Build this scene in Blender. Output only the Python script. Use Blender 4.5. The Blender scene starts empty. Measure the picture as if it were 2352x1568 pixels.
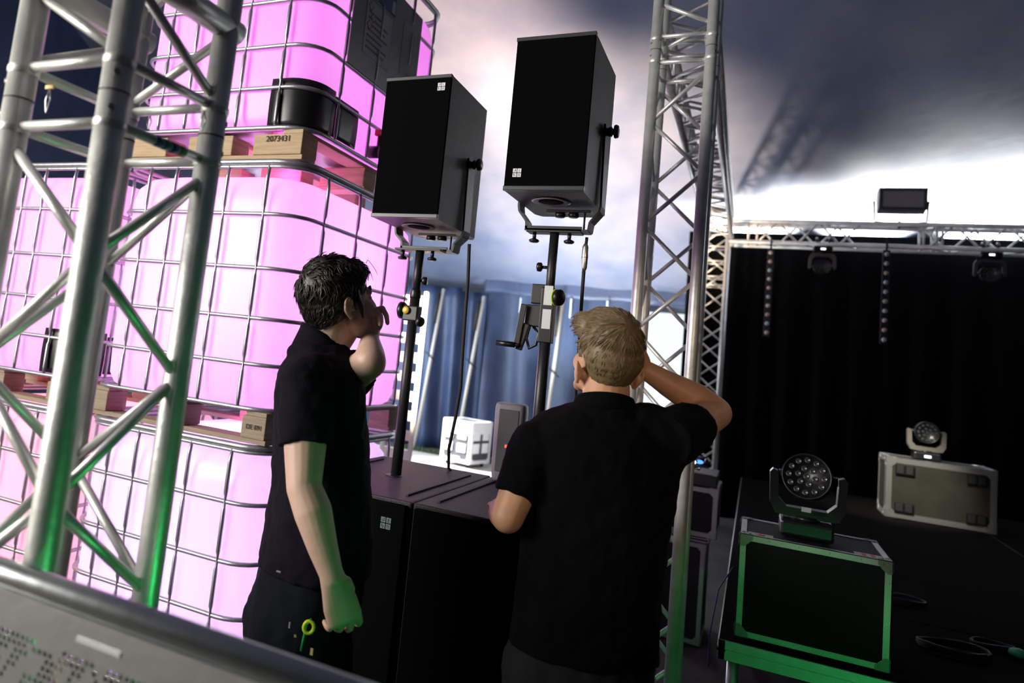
import bpy, math, random
import numpy as np
from mathutils import Vector, Matrix, Euler
V = Vector
PI = math.pi
random.seed(7)
SC = bpy.context.scene
COL = SC.collection

# ------------------------------------------------------------------ camera
F = 1670.36                       # focal length in pixels of the 2352 wide frame
PX, PY = 942.1, 610.0             # principal point: the photograph is a crop
PITCH, ROLL, AZ, H = .1113, .1090, .4521, 1.62
def cam_axes():
    cp, sp = math.cos(PITCH), math.sin(PITCH)
    fh = V((-math.sin(AZ), math.cos(AZ), 0)); rt = V((math.cos(AZ), math.sin(AZ), 0)); z = V((0, 0, 1))
    fwd = fh*cp + z*sp; up = z*cp - fh*sp
    cr, sr = math.cos(ROLL), math.sin(ROLL)
    return rt*cr + up*sr, up*cr - rt*sr, -fwd
CX, CY, CZ = cam_axes()
EYE = V((0, 0, H))
cam_d = bpy.data.cameras.new('camera'); cam = bpy.data.objects.new('camera', cam_d); COL.objects.link(cam)
m = Matrix((CX, CY, CZ)).transposed().to_4x4(); m.translation = EYE; cam.matrix_world = m
cam_d.sensor_width = 36.0; cam_d.sensor_fit = 'HORIZONTAL'
cam_d.lens = F*36.0/2352
cam_d.shift_x = (1176-PX)/2352; cam_d.shift_y = -(784-PY)/2352
cam_d.clip_start = .02; cam_d.clip_end = 300
cam_d.dof.use_dof = True; cam_d.dof.focus_distance = 2.35; cam_d.dof.aperture_fstop = 2.4
SC.camera = cam
# measuring helpers: a pixel of the photograph at a true horizontal distance / depth plane / height
def ray(x, y): return CX*((x-PX)/F) + CY*(-(y-PY)/F) - CZ
def K(x, y, d): r = ray(x, y); return EYE + r*(d/math.hypot(r.x, r.y))
def atY(x, y, Y): r = ray(x, y); return EYE + r*(Y/r.y)
def atX(x, y, X): r = ray(x, y); return EYE + r*(X/r.x)
def atZ(x, y, Z): r = ray(x, y); return EYE + r*((Z-H)/r.z)

# ------------------------------------------------------------------ world, exposure
SC.view_settings.view_transform = 'Standard'; SC.view_settings.look = 'None'
SC.view_settings.exposure = 0.0; SC.view_settings.gamma = 1.0; SC.view_settings.use_curve_mapping = False
W = bpy.data.worlds.new('overcast_sky'); SC.world = W; W.use_nodes = True
W.node_tree.nodes['Background'].inputs[0].default_value = (.86, .93, 1, 1)
W.node_tree.nodes['Background'].inputs[1].default_value = 1.15

def lamp(name, kind, loc, power, color, aim=None, size=.3, size_y=None, angle=60, blend=.3, parent=None):
    d = bpy.data.lights.new(name, kind); d.energy = power; d.color = color
    if kind == 'AREA':
        d.size = size
        if size_y: d.shape = 'RECTANGLE'; d.size_y = size_y
    elif kind in ('SPOT', 'POINT'):
        d.shadow_soft_size = size
    if kind == 'SPOT': d.spot_size = math.radians(angle); d.spot_blend = blend
    o = bpy.data.objects.new(name, d); COL.objects.link(o); o.location = loc
    if aim is not None: o.rotation_euler = (V(aim)-V(loc)).to_track_quat('-Z', 'Y').to_euler()
    if parent: o.parent = parent
    return o
# lamps behind the backdrop and on the ground that wash the tent canopy
for ux, uz, up_ in ((-.1, 3.14, 2200), (1.1, 3.16, 2600), (2.3, 3.18, 4000), (3.5, 3.195, 5000), (4.7, 3.20, 5000)):
    lamp('canopy_uplight', 'SPOT', (ux, 10.45, uz), up_, (1, .94, .78), aim=(ux, 8.9, 4.2), size=.035, angle=96, blend=.5)
lamp('canopy_uplight', 'SPOT', (-2.5, 5.4, .6), 7000, (1, .70, .45), aim=(-2.05, 9.1, 4.1), size=.15, angle=58, blend=1)
lamp('canopy_uplight', 'SPOT', (-2.7, 5.0, .8), 5200, (1, .64, .42), aim=(-3.2, 7.5, 4.9), size=.15, angle=44, blend=1)
lamp('canopy_uplight', 'SPOT', (-2.6, 9.9, .7), 900, (.86, .92, .92), aim=(-2.3, 10.7, 3.3), size=.2, angle=110, blend=1)
# daylight of the entrance behind the photographer, left
lamp('entrance_daylight', 'AREA', (-5.2, -2.2, 2.8), 500, (1, .95, .86), aim=(-.9, 1.8, 1.4), size=2.6, size_y=2.6)
lamp('entrance_daylight', 'AREA', (-3.6, -2.6, 3.4), 45, (.95, .97, 1), aim=(-.9, 1.0, 1.2), size=1.6, size_y=1.6)
lamp('warm_arm_fill', 'SPOT', (1.6, -2.4, 2.5), 210, (1, .72, .48), aim=(-.25, 2.1, 1.62), size=.12, angle=17, blend=.6)  # unseen narrow spot added to warm the fair-haired man's raised arm
# green wash lamps standing low on the floor to the right
lamp('green_wash', 'SPOT', (1.0, .6, .4), 38, (.03, 1, .20), aim=(.1, 3.5, .24), size=.04, angle=33, blend=.4)
lamp('green_wash', 'SPOT', (.75, .98, .3), 25, (.03, 1, .20), aim=(-1.08, 1.12, 1.15), size=.05, angle=42, blend=.7)
# daylight through the open side and the doorway
lamp('open_side_daylight', 'AREA', (-6.4, 9.0, 1.7), 220, (.80, .90, 1), aim=(-3.2, 10.2, .8), size=3.0, size_y=2.2)
lamp('low_daylight', 'SPOT', (-6.6, 9.3, 2.8), 5000, (1, .98, .95), aim=(-3.5, 9.7, .15), size=.2, angle=33, blend=.5)
lamp('doorway_daylight', 'AREA', (-1.2, 11.9, 1.4), 50, (.93, .97, 1), aim=(-2.2, 8.6, .8), size=.6, size_y=2.0)

# ------------------------------------------------------------------ materials
MAT = {}
def mat(name, col, rough=.6, metal=0, emit=None, es=1.0, noise=None, bump=None, spec=.5, alpha=None):
    if name in MAT: return MAT[name]
    m = bpy.data.materials.new(name); m.use_nodes = True; nt = m.node_tree; N = nt.nodes; L = nt.links
    b = N['Principled BSDF']
    b.inputs['Base Color'].default_value = (*col, 1); b.inputs['Roughness'].default_value = rough
    b.inputs['Metallic'].default_value = metal; b.inputs['Specular IOR Level'].default_value = spec
    if emit: b.inputs['Emission Color'].default_value = (*emit, 1); b.inputs['Emission Strength'].default_value = es
    tc = None
    if noise or bump:
        tc = N.new('ShaderNodeTexCoord')
    if noise:                                   # (scale, amount, stretch, second colour)
        sc, amt, st, c2 = noise
        mp = N.new('ShaderNodeMapping'); mp.inputs['Scale'].default_value = st
        nz = N.new('ShaderNodeTexNoise'); nz.inputs['Scale'].default_value = sc; nz.inputs['Detail'].default_value = 6
        rp = N.new('ShaderNodeValToRGB'); rp.color_ramp.elements[0].position = .5-.25/amt*.5; rp.color_ramp.elements[1].position = .5+.25/amt*.5
        rp.color_ramp.elements[0].color = (*col, 1); rp.color_ramp.elements[1].color = (*c2, 1)
        L.new(tc.outputs['Object'], mp.inputs[0]); L.new(mp.outputs[0], nz.inputs['Vector'])
        L.new(nz.outputs['Fac'], rp.inputs[0]); L.new(rp.outputs[0], b.inputs['Base Color'])
    if bump:                                    # (scale, strength, stretch)
        sc, stg, st = bump
        mp = N.new('ShaderNodeMapping'); mp.inputs['Scale'].default_value = st
        nz = N.new('ShaderNodeTexNoise'); nz.inputs['Scale'].default_value = sc; nz.inputs['Detail'].default_value = 5
        bp = N.new('ShaderNodeBump'); bp.inputs['Strength'].default_value = stg; bp.inputs['Distance'].default_value = .01
        L.new(tc.outputs['Object'], mp.inputs[0]); L.new(mp.outputs[0], nz.inputs['Vector'])
        L.new(nz.outputs['Fac'], bp.inputs['Height']); L.new(bp.outputs[0], b.inputs['Normal'])
    MAT[name] = m
    return m
ALU = mat('truss_aluminium', (.80, .80, .77), .40, .52, noise=(14, .6, (1, 1, 1), (.58, .59, .57)), bump=(60, .12, (1, 1, 1)))
ALU2 = mat('dull_aluminium', (.52, .53, .52), .45, .9, noise=(20, .6, (1, 1, 1), (.40, .41, .40)))
ZINC = mat('galvanised_cage', (.42, .42, .46), .38, .8, bump=(40, .15, (1, 1, 1)))
WOOD2 = mat('old_pallet_wood', (.34, .27, .20), .85, noise=(6, .5, (1, 1, 14), (.22, .17, .12)), bump=(30, .3, (1, 1, 8)))
WOOD = mat('pallet_wood', (.52, .38, .24), .8, noise=(6, .5, (1, 1, 14), (.36, .25, .15)), bump=(30, .3, (1, 1, 8)))
BLK = mat('black_cabinet', (.006, .0055, .006), .6, bump=(220, .25, (1, 1, 1)))
GRILL = mat('black_grille_cloth', (.002, .002, .0025), .95, spec=.05)
BMET = mat('black_powder_coat', (.012, .012, .014), .42)
BPLA = mat('black_plastic', (.008, .008, .009), .35)
PANEL = mat('black_case_panel', (.005, .005, .006), .8, bump=(120, .2, (1, 1, 1)), spec=.2)
WHITE = mat('white_print', (.75, .76, .78), .6)
RUB = mat('black_rubber', (.012, .012, .012), .7)
CHR = mat('bright_steel', (.75, .75, .76), .18, 1)
LENS = mat('lens_glass', (.05, .055, .06), .08, .2)

# ------------------------------------------------------------------ mesh builder
class MB:
    def __init__(s): s.v = []; s.f = []; s.sm = []
    def add(s, vs, fs, smooth=False):
        b = len(s.v); s.v += [tuple(v) for v in vs]; s.f += [tuple(i+b for i in f) for f in fs]; s.sm += [smooth]*len(fs); return s
    def box(s, c, d, R=None, bev=0):
        c = V(c); hx, hy, hz = d[0]/2, d[1]/2, d[2]/2
        if bev:
            bm = bevbox(d, bev)
            vs = [c + (R @ V(v) if R else V(v)) for v in bm[0]]; return s.add(vs, bm[1])
        vs = [V((x, y, z)) for x in (-hx, hx) for y in (-hy, hy) for z in (-hz, hz)]
        vs = [c + (R @ v if R else v) for v in vs]
        return s.add(vs, [(0, 1, 3, 2), (4, 6, 7, 5), (0, 4, 5, 1), (2, 3, 7, 6), (0, 2, 6, 4), (1, 5, 7, 3)])
    def box2(s, a, b, bev=0):
        a, b = V(a), V(b); return s.box((a+b)/2, [abs(b[i]-a[i]) for i in range(3)], bev=bev)
    def tube(s, pts, r, n=12, cap=True, closed=False, flat=1.0):
        pts = [V(p) for p in pts]; m = len(pts); rr = r if isinstance(r, (list, tuple)) else [r]*m
        t0 = (pts[1]-pts[0]).normalized(); up = V((0, 0, 1)) if abs(t0.z) < .9 else V((1, 0, 0))
        a = t0.cross(up).normalized(); vs = []
        for i, p in enumerate(pts):
            if closed: t = (pts[(i+1) % m]-pts[i-1]).normalized()
            else: t = ((pts[i+1] if i < m-1 else pts[i]) - (pts[i-1] if i else pts[i])).normalized()
            a = (a - t*a.dot(t)).normalized(); b = t.cross(a)
            for k in range(n):
                w = 2*PI*k/n; vs.append(p + a*(rr[i]*math.cos(w)) + b*(rr[i]*flat*math.sin(w)))
        fs = []
        for i in range(m if closed else m-1):
            j = (i+1) % m
            for k in range(n): fs.append((i*n+k, i*n+(k+1) % n, j*n+(k+1) % n, j*n+k))
        s.add(vs, fs, True)
        if cap and not closed:
            b0 = len(s.v)-len(vs); s.f.append(tuple(b0+k for k in range(n))[::-1]); s.f.append(tuple(b0+(m-1)*n+k for k in range(n))); s.sm += [False, False]
        return s
    def loft(s, secs, n=28):
        # secs: (centre, A vector, B vector) half axes; closed flat caps
        vs = []
        for c, A, B in secs:
            for k in range(n):
                w = 2*PI*k/n; vs.append(V(c)+V(A)*math.cos(w)+V(B)*math.sin(w))
        fs = []; m = len(secs)
        for i in range(m-1):
            for k in range(n): fs.append((i*n+k, i*n+(k+1) % n, (i+1)*n+(k+1) % n, (i+1)*n+k))
        fs.append(tuple(range(n))[::-1]); fs.append(tuple((m-1)*n+k for k in range(n)))
        return s.add(vs, fs, True)
    def ell(s, c, r, R=None, n=20, m=12):
        c = V(c); vs = []; fs = []
        r = (r, r, r) if not isinstance(r, (list, tuple)) else r
        for i in range(1, m):
            p = PI*i/m
            for k in range(n):
                w = 2*PI*k/n; v = V((r[0]*math.sin(p)*math.cos(w), r[1]*math.sin(p)*math.sin(w), r[2]*math.cos(p)))
                vs.append(c + (R @ v if R else v))
        for i in range(m-2):
            for k in range(n): fs.append((i*n+k, (i+1)*n+k, (i+1)*n+(k+1) % n, i*n+(k+1) % n))
        T = V((0, 0, r[2])); T = R @ T if R else T
        t = len(vs); vs += [c+T, c-T]
        for k in range(n): fs.append((t, k, (k+1) % n)); fs.append((t+1, (m-2)*n+(k+1) % n, (m-2)*n+k))
        return s.add(vs, fs, True)
    def cap(s, p0, p1, r0, r1=None, n=18):
        r1 = r0 if r1 is None else r1; p0, p1 = V(p0), V(p1); t = (p1-p0); L = t.length; t.normalize()
        up = V((0, 0, 1)) if abs(t.z) < .9 else V((1, 0, 0)); a = t.cross(up).normalized(); b = t.cross(a)
        rings = []
        for i in range(1, 6): w = PI/2*i/5; rings.append((p0 - t*r0*math.cos(w), r0*math.sin(w)))
        for i in range(0, 5): w = PI/2*i/5; rings.append((p1 + t*r1*math.sin(w), r1*math.cos(w)))
        s.loft([(c, a*max(r, 1e-4), b*max(r, 1e-4)) for c, r in [(p0-t*r0*.999, 1e-4)]+rings+[(p1+t*r1*.999, 1e-4)]], n)
        return s
    def lathe(s, prof, o=(0, 0, 0), ax=(0, 0, 1), n=24, cap=True):
        o = V(o); t = V(ax).normalized(); up = V((0, 0, 1)) if abs(t.z) < .9 else V((1, 0, 0)); a = t.cross(up).normalized(); b = t.cross(a)
        vs = []; m = len(prof)
        for r, h in prof:
            for k in range(n): w = 2*PI*k/n; vs.append(o+t*h+a*(r*math.cos(w))+b*(r*math.sin(w)))
        fs = []
        for i in range(m-1):
            for k in range(n): fs.append((i*n+k, i*n+(k+1) % n, (i+1)*n+(k+1) % n, (i+1)*n+k))
        if cap: fs.append(tuple(range(n))[::-1]); fs.append(tuple((m-1)*n+k for k in range(n)))
        return s.add(vs, fs, n > 8)
    def prism(s, poly, h0, h1, o=(0, 0, 0), X=(1, 0, 0), Y=(0, 0, 1), N=(0, 1, 0)):
        # polygon in the X/Y plane extruded along N from h0 to h1
        o, X, Y, N = V(o), V(X), V(Y), V(N); n = len(poly)
        vs = [o+X*x+Y*y+N*h for h in (h0, h1) for x, y in poly]
        fs = [tuple(range(n)), tuple(range(2*n-1, n-1, -1))]+[(k, (k+1) % n, n+(k+1) % n, n+k) for k in range(n)]
        return s.add(vs, fs)
    def build(s, name, m, parent=None, origin=(0, 0, 0), mods=None):
        me = bpy.data.meshes.new(name); o0 = V(origin)
        me.from_pydata([tuple(V(v)-o0) for v in s.v], [], s.f); me.polygons.foreach_set('use_smooth', s.sm)
        me.materials.append(m); me.update()
        o = bpy.data.objects.new(name, me); COL.objects.link(o)
        if parent: o.parent = parent
        elif origin != (0, 0, 0): o.location = o0
        return o
_bb = {}
def bevbox(d, bev):
    import bmesh
    k = (tuple(round(x, 5) for x in d), bev)
    if k in _bb: return _bb[k]
    bm = bmesh.new(); bmesh.ops.create_cube(bm, size=1)
    for v in bm.verts: v.co = V((v.co.x*d[0], v.co.y*d[1], v.co.z*d[2]))
    bmesh.ops.bevel(bm, geom=bm.edges[:], offset=bev, segments=2, affect='EDGES', profile=.5)
    bm.verts.ensure_lookup_table(); r = ([tuple(v.co) for v in bm.verts], [tuple(v.index for v in f.verts) for f in bm.faces]); bm.free()
    _bb[k] = r; return r
def B(): return MB()
def tag(o, label=None, cat=None, group=None, kind=None):
    if label: o['label'] = label
    if cat: o['category'] = cat
    if group: o['group'] = group
    if kind: o['kind'] = kind
    return o
def thing(name, loc, label, cat, group=None, rz=0):
    o = bpy.data.objects.new(name, None); COL.objects.link(o); o.location = loc; o.rotation_euler = (0, 0, rz); o.empty_display_size = .1
    return tag(o, label, cat, group)
def copy_tree(o, parent=None):
    c = o.copy(); COL.objects.link(c); c.parent = parent
    for ch in [x for x in COL.objects if x.parent == o]: copy_tree(ch, c)
    return c
def rrect(hw, hh, r, n=8):
    P = []
    for cx, cy, a0 in ((hw-r, hh-r, 0), (-hw+r, hh-r, PI/2), (-hw+r, -hh+r, PI), (hw-r, -hh+r, 1.5*PI)):
        for i in range(n+1): a = a0+PI/2*i/n; P.append((cx+r*math.cos(a), cy+r*math.sin(a)))
    return P
def text(name, body, size, loc, rot, m, parent=None, depth=.0006, align='CENTER'):
    c = bpy.data.curves.new(name, 'FONT'); c.body = body; c.size = size; c.extrude = depth; c.align_x = align; c.align_y = 'CENTER'
    c.materials.append(m); o0 = bpy.data.objects.new(name+'_curve', c)
    me = bpy.data.meshes.new_from_object(o0); me.name = name; bpy.data.objects.remove(o0)
    if not me.materials: me.materials.append(m)
    o = bpy.data.objects.new(name, me); COL.objects.link(o); o.location = loc; o.rotation_euler = rot
    if parent: o.parent = parent
    return o
# ------------------------------------------------------------------ the setting
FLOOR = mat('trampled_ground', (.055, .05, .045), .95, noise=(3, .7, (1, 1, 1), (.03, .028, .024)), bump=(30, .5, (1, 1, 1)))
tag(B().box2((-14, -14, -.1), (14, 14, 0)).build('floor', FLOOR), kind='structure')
CANV = mat('tent_canvas', (.085, .11, .19), .85, noise=(1.7, .75, (1, 1, 1), (.13, .15, .22)), bump=(9, .25, (1, 1, 1)))
TARP = mat('blue_tarpaulin', (.040, .068, .15), .5, noise=(2.5, .8, (1, 1, 1), (.028, .048, .11)), bump=(3, 2.2, (1.6, 1, .55)))
def sheet(fn, nu, nv):
    b = B(); vs = [fn(u/nu, v/nv) for v in range(nv+1) for u in range(nu+1)]
    fs = [(v*(nu+1)+u, v*(nu+1)+u+1, (v+1)*(nu+1)+u+1, (v+1)*(nu+1)+u) for v in range(nv) for u in range(nu)]
    return b.add(vs, fs, True)
o = B().box2((-1.9, -1.35, 0), (1.7, 1.3, .012)).build('daylit_ground_mat', mat('daylit_ground_pale', (.62, .59, .54), .8, noise=(4, .6, (1, 6, 1), (.48, .45, .40)))); o.location = (-3.6, 9.45, 0)  # pale mat added so the daylit ground stays bright on the dark floor
tag(o, 'pale mat added for the bright daylit ground under the white-edged case before the blue wall', 'mat')
# canopy: rises from the low back wall to a ridge above the photographer and falls again
def canopy(u, v):
    x = -14+28*u; t = v; y = 12.4-25*t
    if y > 0: z = 2.82+(11.6-y)*.50 if y < 11.6 else 2.82-(y-11.6)*.25
    else: z = 2.82+5.8+y*.42
    z += .06*math.sin(x*.8)*math.sin(t*PI)*2
    return V((x, y, z))
o = sheet(canopy, 56, 60).build('ceiling', CANV); tag(o, kind='structure')
sm = o.modifiers.new('t', 'SOLIDIFY'); sm.thickness = .02
def wall(name, p0, p1, z1, m=TARP, folds=.05, nf=9, ph=0):
    p0, p1 = V(p0), V(p1); n = (p1-p0).cross(V((0, 0, 1))).normalized()
    def fn(u, v):
        q = p0.lerp(p1, u); w = folds*math.sin(u*nf*2*PI+ph+1.2*v)*(1-v*.55)+folds*.5*math.sin(u*nf*5.3+2*v)
        return V((q.x, q.y, z1*v))+n*w
    o = sheet(fn, 90, 14).build(name, m); md = o.modifiers.new('t', 'SOLIDIFY'); md.thickness = .012
    return tag(o, kind='structure')
# back wall in pieces around the bright doorway
WY = 11.6
wall('wall_back', (-4.15, WY, 0), (-1.52, WY, 0), 2.95, folds=.06, nf=4)
wall('wall_back', (-.92, WY, 0), (11.5, WY, 0), 2.95, folds=.03, nf=8)
o = B().box2((-1.60, WY-.03, 2.66), (-.85, WY+.02, 2.98)).build('wall_back', TARP); tag(o, kind='structure')
wall('wall_left', (-4.6, 11.45, 0), (-4.10, 11.5, 0), 2.66, folds=.05, nf=2)
wall('wall_left', (-6.6, 11.2, 0), (-4.55, 11.5, 0), 2.72, folds=.09, nf=5, ph=1)
wall('wall_left', (-8.5, -12, 0), (-8.5, 7.6, 0), 7.5, folds=.02)
wall('wall_right', (11.5, -12, 0), (11.5, 12, 0), 8.8, folds=.02)
wall('wall_front', (-13.8, -12.2, 0), (13.8, -12.2, 0), 3.6, folds=.02)
# hem flap hanging from the canopy over the back wall, with its tie straps
def flap(u, v):
    return V((-4.15+3.6*u, WY-.10-.02*math.sin(u*19), 2.93-.26*v+.012*math.sin(u*23)*v))
hem = o = sheet(flap, 60, 4).build('canopy_hem_flap', TARP); tag(o, 'blue tarpaulin hem flap hanging along the top of the back wall', 'flap')
o.modifiers.new('t', 'SOLIDIFY').thickness = .01
STRAP = mat('pale_strap', (.55, .56, .55), .7)
first = None
for i, (x, y0, y1) in enumerate(((1196, 688, 722), (1312, 690, 735), (1395, 695, 715), (1470, 690, 705))):
    a = atY(x, y0, WY-.16); b = atY(x-3, y1, WY-.16)
    o = B().box2((-.012, -.003, -(a.z-b.z)), (.012, .003, 0)).build('tie_strap', STRAP, hem); o.location = a+V((0, 0, .03))
    tag(o, 'short pale strap')
# side poles of the tent
POLE = mat('pale_tent_pole', (.62, .58, .52), .5)
for lab, (x0, y0, x1, y1, Y) in (('pale tent pole leaning against the left blue wall, nearest the tank stack', (1020, 663, 950, 1030, 11.1)),
                                 ('pale tent pole with dark sleeve beside the fold at the middle of the blue wall', (1112, 680, 1055, 985, 11.2)),
                                 ('pale tent pole against the blue wall just right of the crank stand', (1293, 690, 1240, 1085, 11.3))):
    a = atY(x0, y0, Y); b = atY(x1, y1, Y)
    t = (b-a).normalized(); b = a + t*((a.z)/-t.z)
    e = thing('tent_pole', b, lab, 'pole')
    B().tube([b, a], .028, 14).build('pole', POLE, e, b)
    c = a.lerp(b, .03); c2 = a.lerp(b, .22)
    B().tube([c+V((-.05, -.02, 0)), c2+V((-.05, -.02, 0))], .03, 10).build('sleeve', TARP if False else RUB, e, b)
    k = a.lerp(b, .42)
    B().tube([k+V((-.10, -.03, .05)), k+V((-.03, -.04, 0)), k+V((.10, -.03, -.10))], .012, 8).build('tie_rope', RUB, e, b)
# ------------------------------------------------------------------ liquid container stacks (lit from inside)
def tank_mat(name, col, diff=.28, em=.0, emc=(1, 1, 1)):
    m = bpy.data.materials.new(name); m.use_nodes = True; nt = m.node_tree; N = nt.nodes; L = nt.links
    for n in list(N): N.remove(n)
    out = N.new('ShaderNodeOutputMaterial'); tr = N.new('ShaderNodeBsdfTranslucent'); df = N.new('ShaderNodeBsdfDiffuse'); mx = N.new('ShaderNodeMixShader')
    gl = N.new('ShaderNodeBsdfGlossy'); m2 = N.new('ShaderNodeMixShader')
    tr.inputs[0].default_value = (*col, 1); df.inputs[0].default_value = (.86, .80, .86, 1); mx.inputs[0].default_value = diff
    gl.inputs['Roughness'].default_value = .35; m2.inputs[0].default_value = .03
    L.new(tr.outputs[0], mx.inputs[1]); L.new(df.outputs[0], mx.inputs[2]); L.new(mx.outputs[0], m2.inputs[1]); L.new(gl.outputs[0], m2.inputs[2])
    L.new(m2.outputs[0], out.inputs[0])
    return m
TANK = tank_mat('milky_tank_plastic', (.97, .93, .97))
VBL = mat('valve_blue', (.05, .10, .75), .4); VRED = mat('valve_red', (.8, .03, .05), .4)
PLATE = mat('grey_label_plate', (.20, .20, .20), .42, .75)
LABEL = mat('label_paper', (.34, .35, .37), .6); NAVY = mat('label_navy', (.03, .03, .16), .5)
BX = [.157, .366, .51, .655, .81]           # vertical bars of the narrow face, from the right corner
BY = [.20, .483, .80, 1.06]                 # of the long face
BZ = [.31, .495, .70, .925]
def ring(z, r, inset=.0, rc=.13, n=10):
    P = rrect(.5-inset, .6-inset, rc-inset, 6)
    return B().tube([V((-.5+x, .6+y, z)) for x, y in P], r, n, closed=True)
def bar(pts_z, x, y, nx, ny, z0, z1, r=.0085):
    pts = []; rr = []
    zs = sorted(pts_z)
    pts.append(V((x, y, z0))); rr.append(r*.7)
    pts.append(V((x, y, z0+.03))); rr.append(r)
    for z in zs:
        for dz, q, off in ((-.035, 1, .0), (-.022, .62, -.002), (.022, .62, -.002), (.035, 1, 0)):
            pts.append(V((x+nx*off, y+ny*off, z+dz))); rr.append(r*q)
    pts.append(V((x, y, z1-.05))); rr.append(r)
    pts.append(V((x-nx*.006, y-ny*.006, z1))); rr.append(r*.8)
    return B().tube(pts, rr, 8)
def make_ibc(loc, label, lampcol, power, guard=False, wide=False, plate=False, valve=True, lampz=(.45, .85), stamp=None, group=None, pcol=(1, .05, .42)):
    e = thing('tank_container', loc, label, 'liquid container', group)
    # pallet
    bw = .25 if wide else .12; WD = WOOD if wide else WOOD2
    zs0 = .02
    for i, x in enumerate((0, -.5+bw/2, -1+bw)):
        for j, y in enumerate((0, .53, 1.08)):
            bb = B().box2((x-bw+ (.0 if i else -.015), y+.003, zs0), (x-(.003 if i else .018), y+.12, .108), bev=.004).build('pallet_block', WD, e)
            if i == 0 and j == 0 and stamp:
                text('stamp', stamp, .036 if wide else .026, (x-bw*.5-.012, y-.0005, .085 if wide else .066), (PI/2, 0, 0), mat('stamp_ink', (.03, .02, .015), .8), bb)
    for j, y in enumerate((.06, .59, 1.14)): B().box2((-.985, y-.05, .0), (-.015, y+.05, .02), bev=.003).build('pallet_board', WD, e)
    for x in (-.07, -.5, -.93): B().box2((x-.05, .005, .108), (x+.05, 1.195, .126), bev=.003).build('pallet_board', WD, e)
    B().box2((-.96, .03, .126), (-.04, 1.17, .130)).build('deck_sheet', ZINC, e)
    # tank
    b = B(); secs = []
    for z, ins, rc in ((.134, .06, .10), (.15, .035, .12), (.19, .018, .125), (.32, .012, .13), (.70, .012, .13), (.98, .012, .13), (1.04, .02, .14), (1.085, .05, .15), (1.11, .11, .17)):
        secs.append((z, [(-.5+x, .6+y) for x, y in rrect(.5-ins, .6-ins, rc, 8)]))
    n = len(secs[0][1]); vs = [V((x, y, z)) for z, P in secs for x, y in P]
    fs = [(i*n+k, i*n+(k+1) % n, (i+1)*n+(k+1) % n, (i+1)*n+k) for i in range(len(secs)-1) for k in range(n)]
    vs += [V((-.5, .6, .134)), V((-.5, .6, 1.12))]; c0 = len(vs)-2
    fs += [(c0, (k+1) % n, k) for k in range(n)]+[(c0+1, (len(secs)-1)*n+k, (len(secs)-1)*n+(k+1) % n) for k in range(n)]
    b.add(vs, fs, True)
    tk = b.build('tank', TANK, e); tag(tk, 'milky plastic tank glowing from inside')
    # lamps inside the tank and a small one in the pallet under it
    lamp('pallet_lamp', 'POINT', (-.45, .45, .06), 3.2, pcol, size=.03, parent=e)
    for z in lampz:
        lamp('inner_lamp', 'POINT', (-.5, .6, z), power, lampcol, size=.06, parent=e)
    # cage
    R = .009
    for z in BZ: ring(z, R, -.002).build('cage_rail', ZINC, e)
    ring(.134, .010, -.001).build('bottom_rail', ZINC, e)
    ring(1.146, .0125, -.004).build('top_rail', ZINC, e)
    ring(1.126, .008, -.002).build('top_rail', ZINC, e)
    for x in BX:
        bar(BZ, -x, -.010, 0, -1, .142, 1.13).build('cage_bar', ZINC, e)
        bar(BZ, -x, 1.210, 0, 1, .142, 1.13).build('cage_bar', ZINC, e)
    for y in BY:
        bar(BZ, .010, y, 1, 0, .142, 1.13).build('cage_bar', ZINC, e)
        bar(BZ, -1.010, y, -1, 0, .142, 1.13).build('cage_bar', ZINC, e)
    if guard:
        def shell(path, z0, z1, off, bul):
            bb = B(); m_ = len(path); vs = []
            for zi in range(9):
                t = zi/8; z = z0+(z1-z0)*t; bl = off+bul*math.sin(t*PI)
                for (x, y, nx, ny) in path: vs.append(V((x+nx*bl, y+ny*bl, z)))
            fs = [(i*m_+k, i*m_+k+1, (i+1)*m_+k+1, (i+1)*m_+k) for i in range(8) for k in range(m_-1)]
            bb.add(vs, fs, True); o = bb.build('corner_guard', BPLA, e); o.modifiers.new('t', 'SOLIDIFY').thickness = .006; return o
        path = [(-.21, .008, 0, -1), (-.17, .008, 0, -1), (-.14, .008, 0, -1)]
        for i in range(9): a = -PI/2+PI/2*i/8; path.append((-.13+.122*math.cos(a), .13+.122*math.sin(a), math.cos(a), math.sin(a)))
        path += [(-.008, .16, 1, 0), (-.008, .19, 1, 0)]
        shell(path, .145, .352, .002, .004)
        shell([(-.008, .20, 1, 0), (-.008, .26, 1, 0), (-.008, .34, 1, 0), (-.008, .40, 1, 0)], .155, .335, .001, .003)
    if valve:
        v = B().tube([(-.02, .56, .19), (.045, .56, .19)], .030, 16).tube([(.045, .56, .19), (.075, .56, .185)], .036, 16)
        v.tube([(.03, .56, .20), (.03, .56, .275)], .013, 10)
        vo = v.build('outlet_valve', BPLA, e)
        B().box2((.018, .545, .265), (.046, .66, .285), bev=.004).build('valve_handle', VBL, vo)
        B().box2((.016, .525, .262), (.048, .548, .292), bev=.004).build('handle_tip', VRED, vo)
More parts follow.
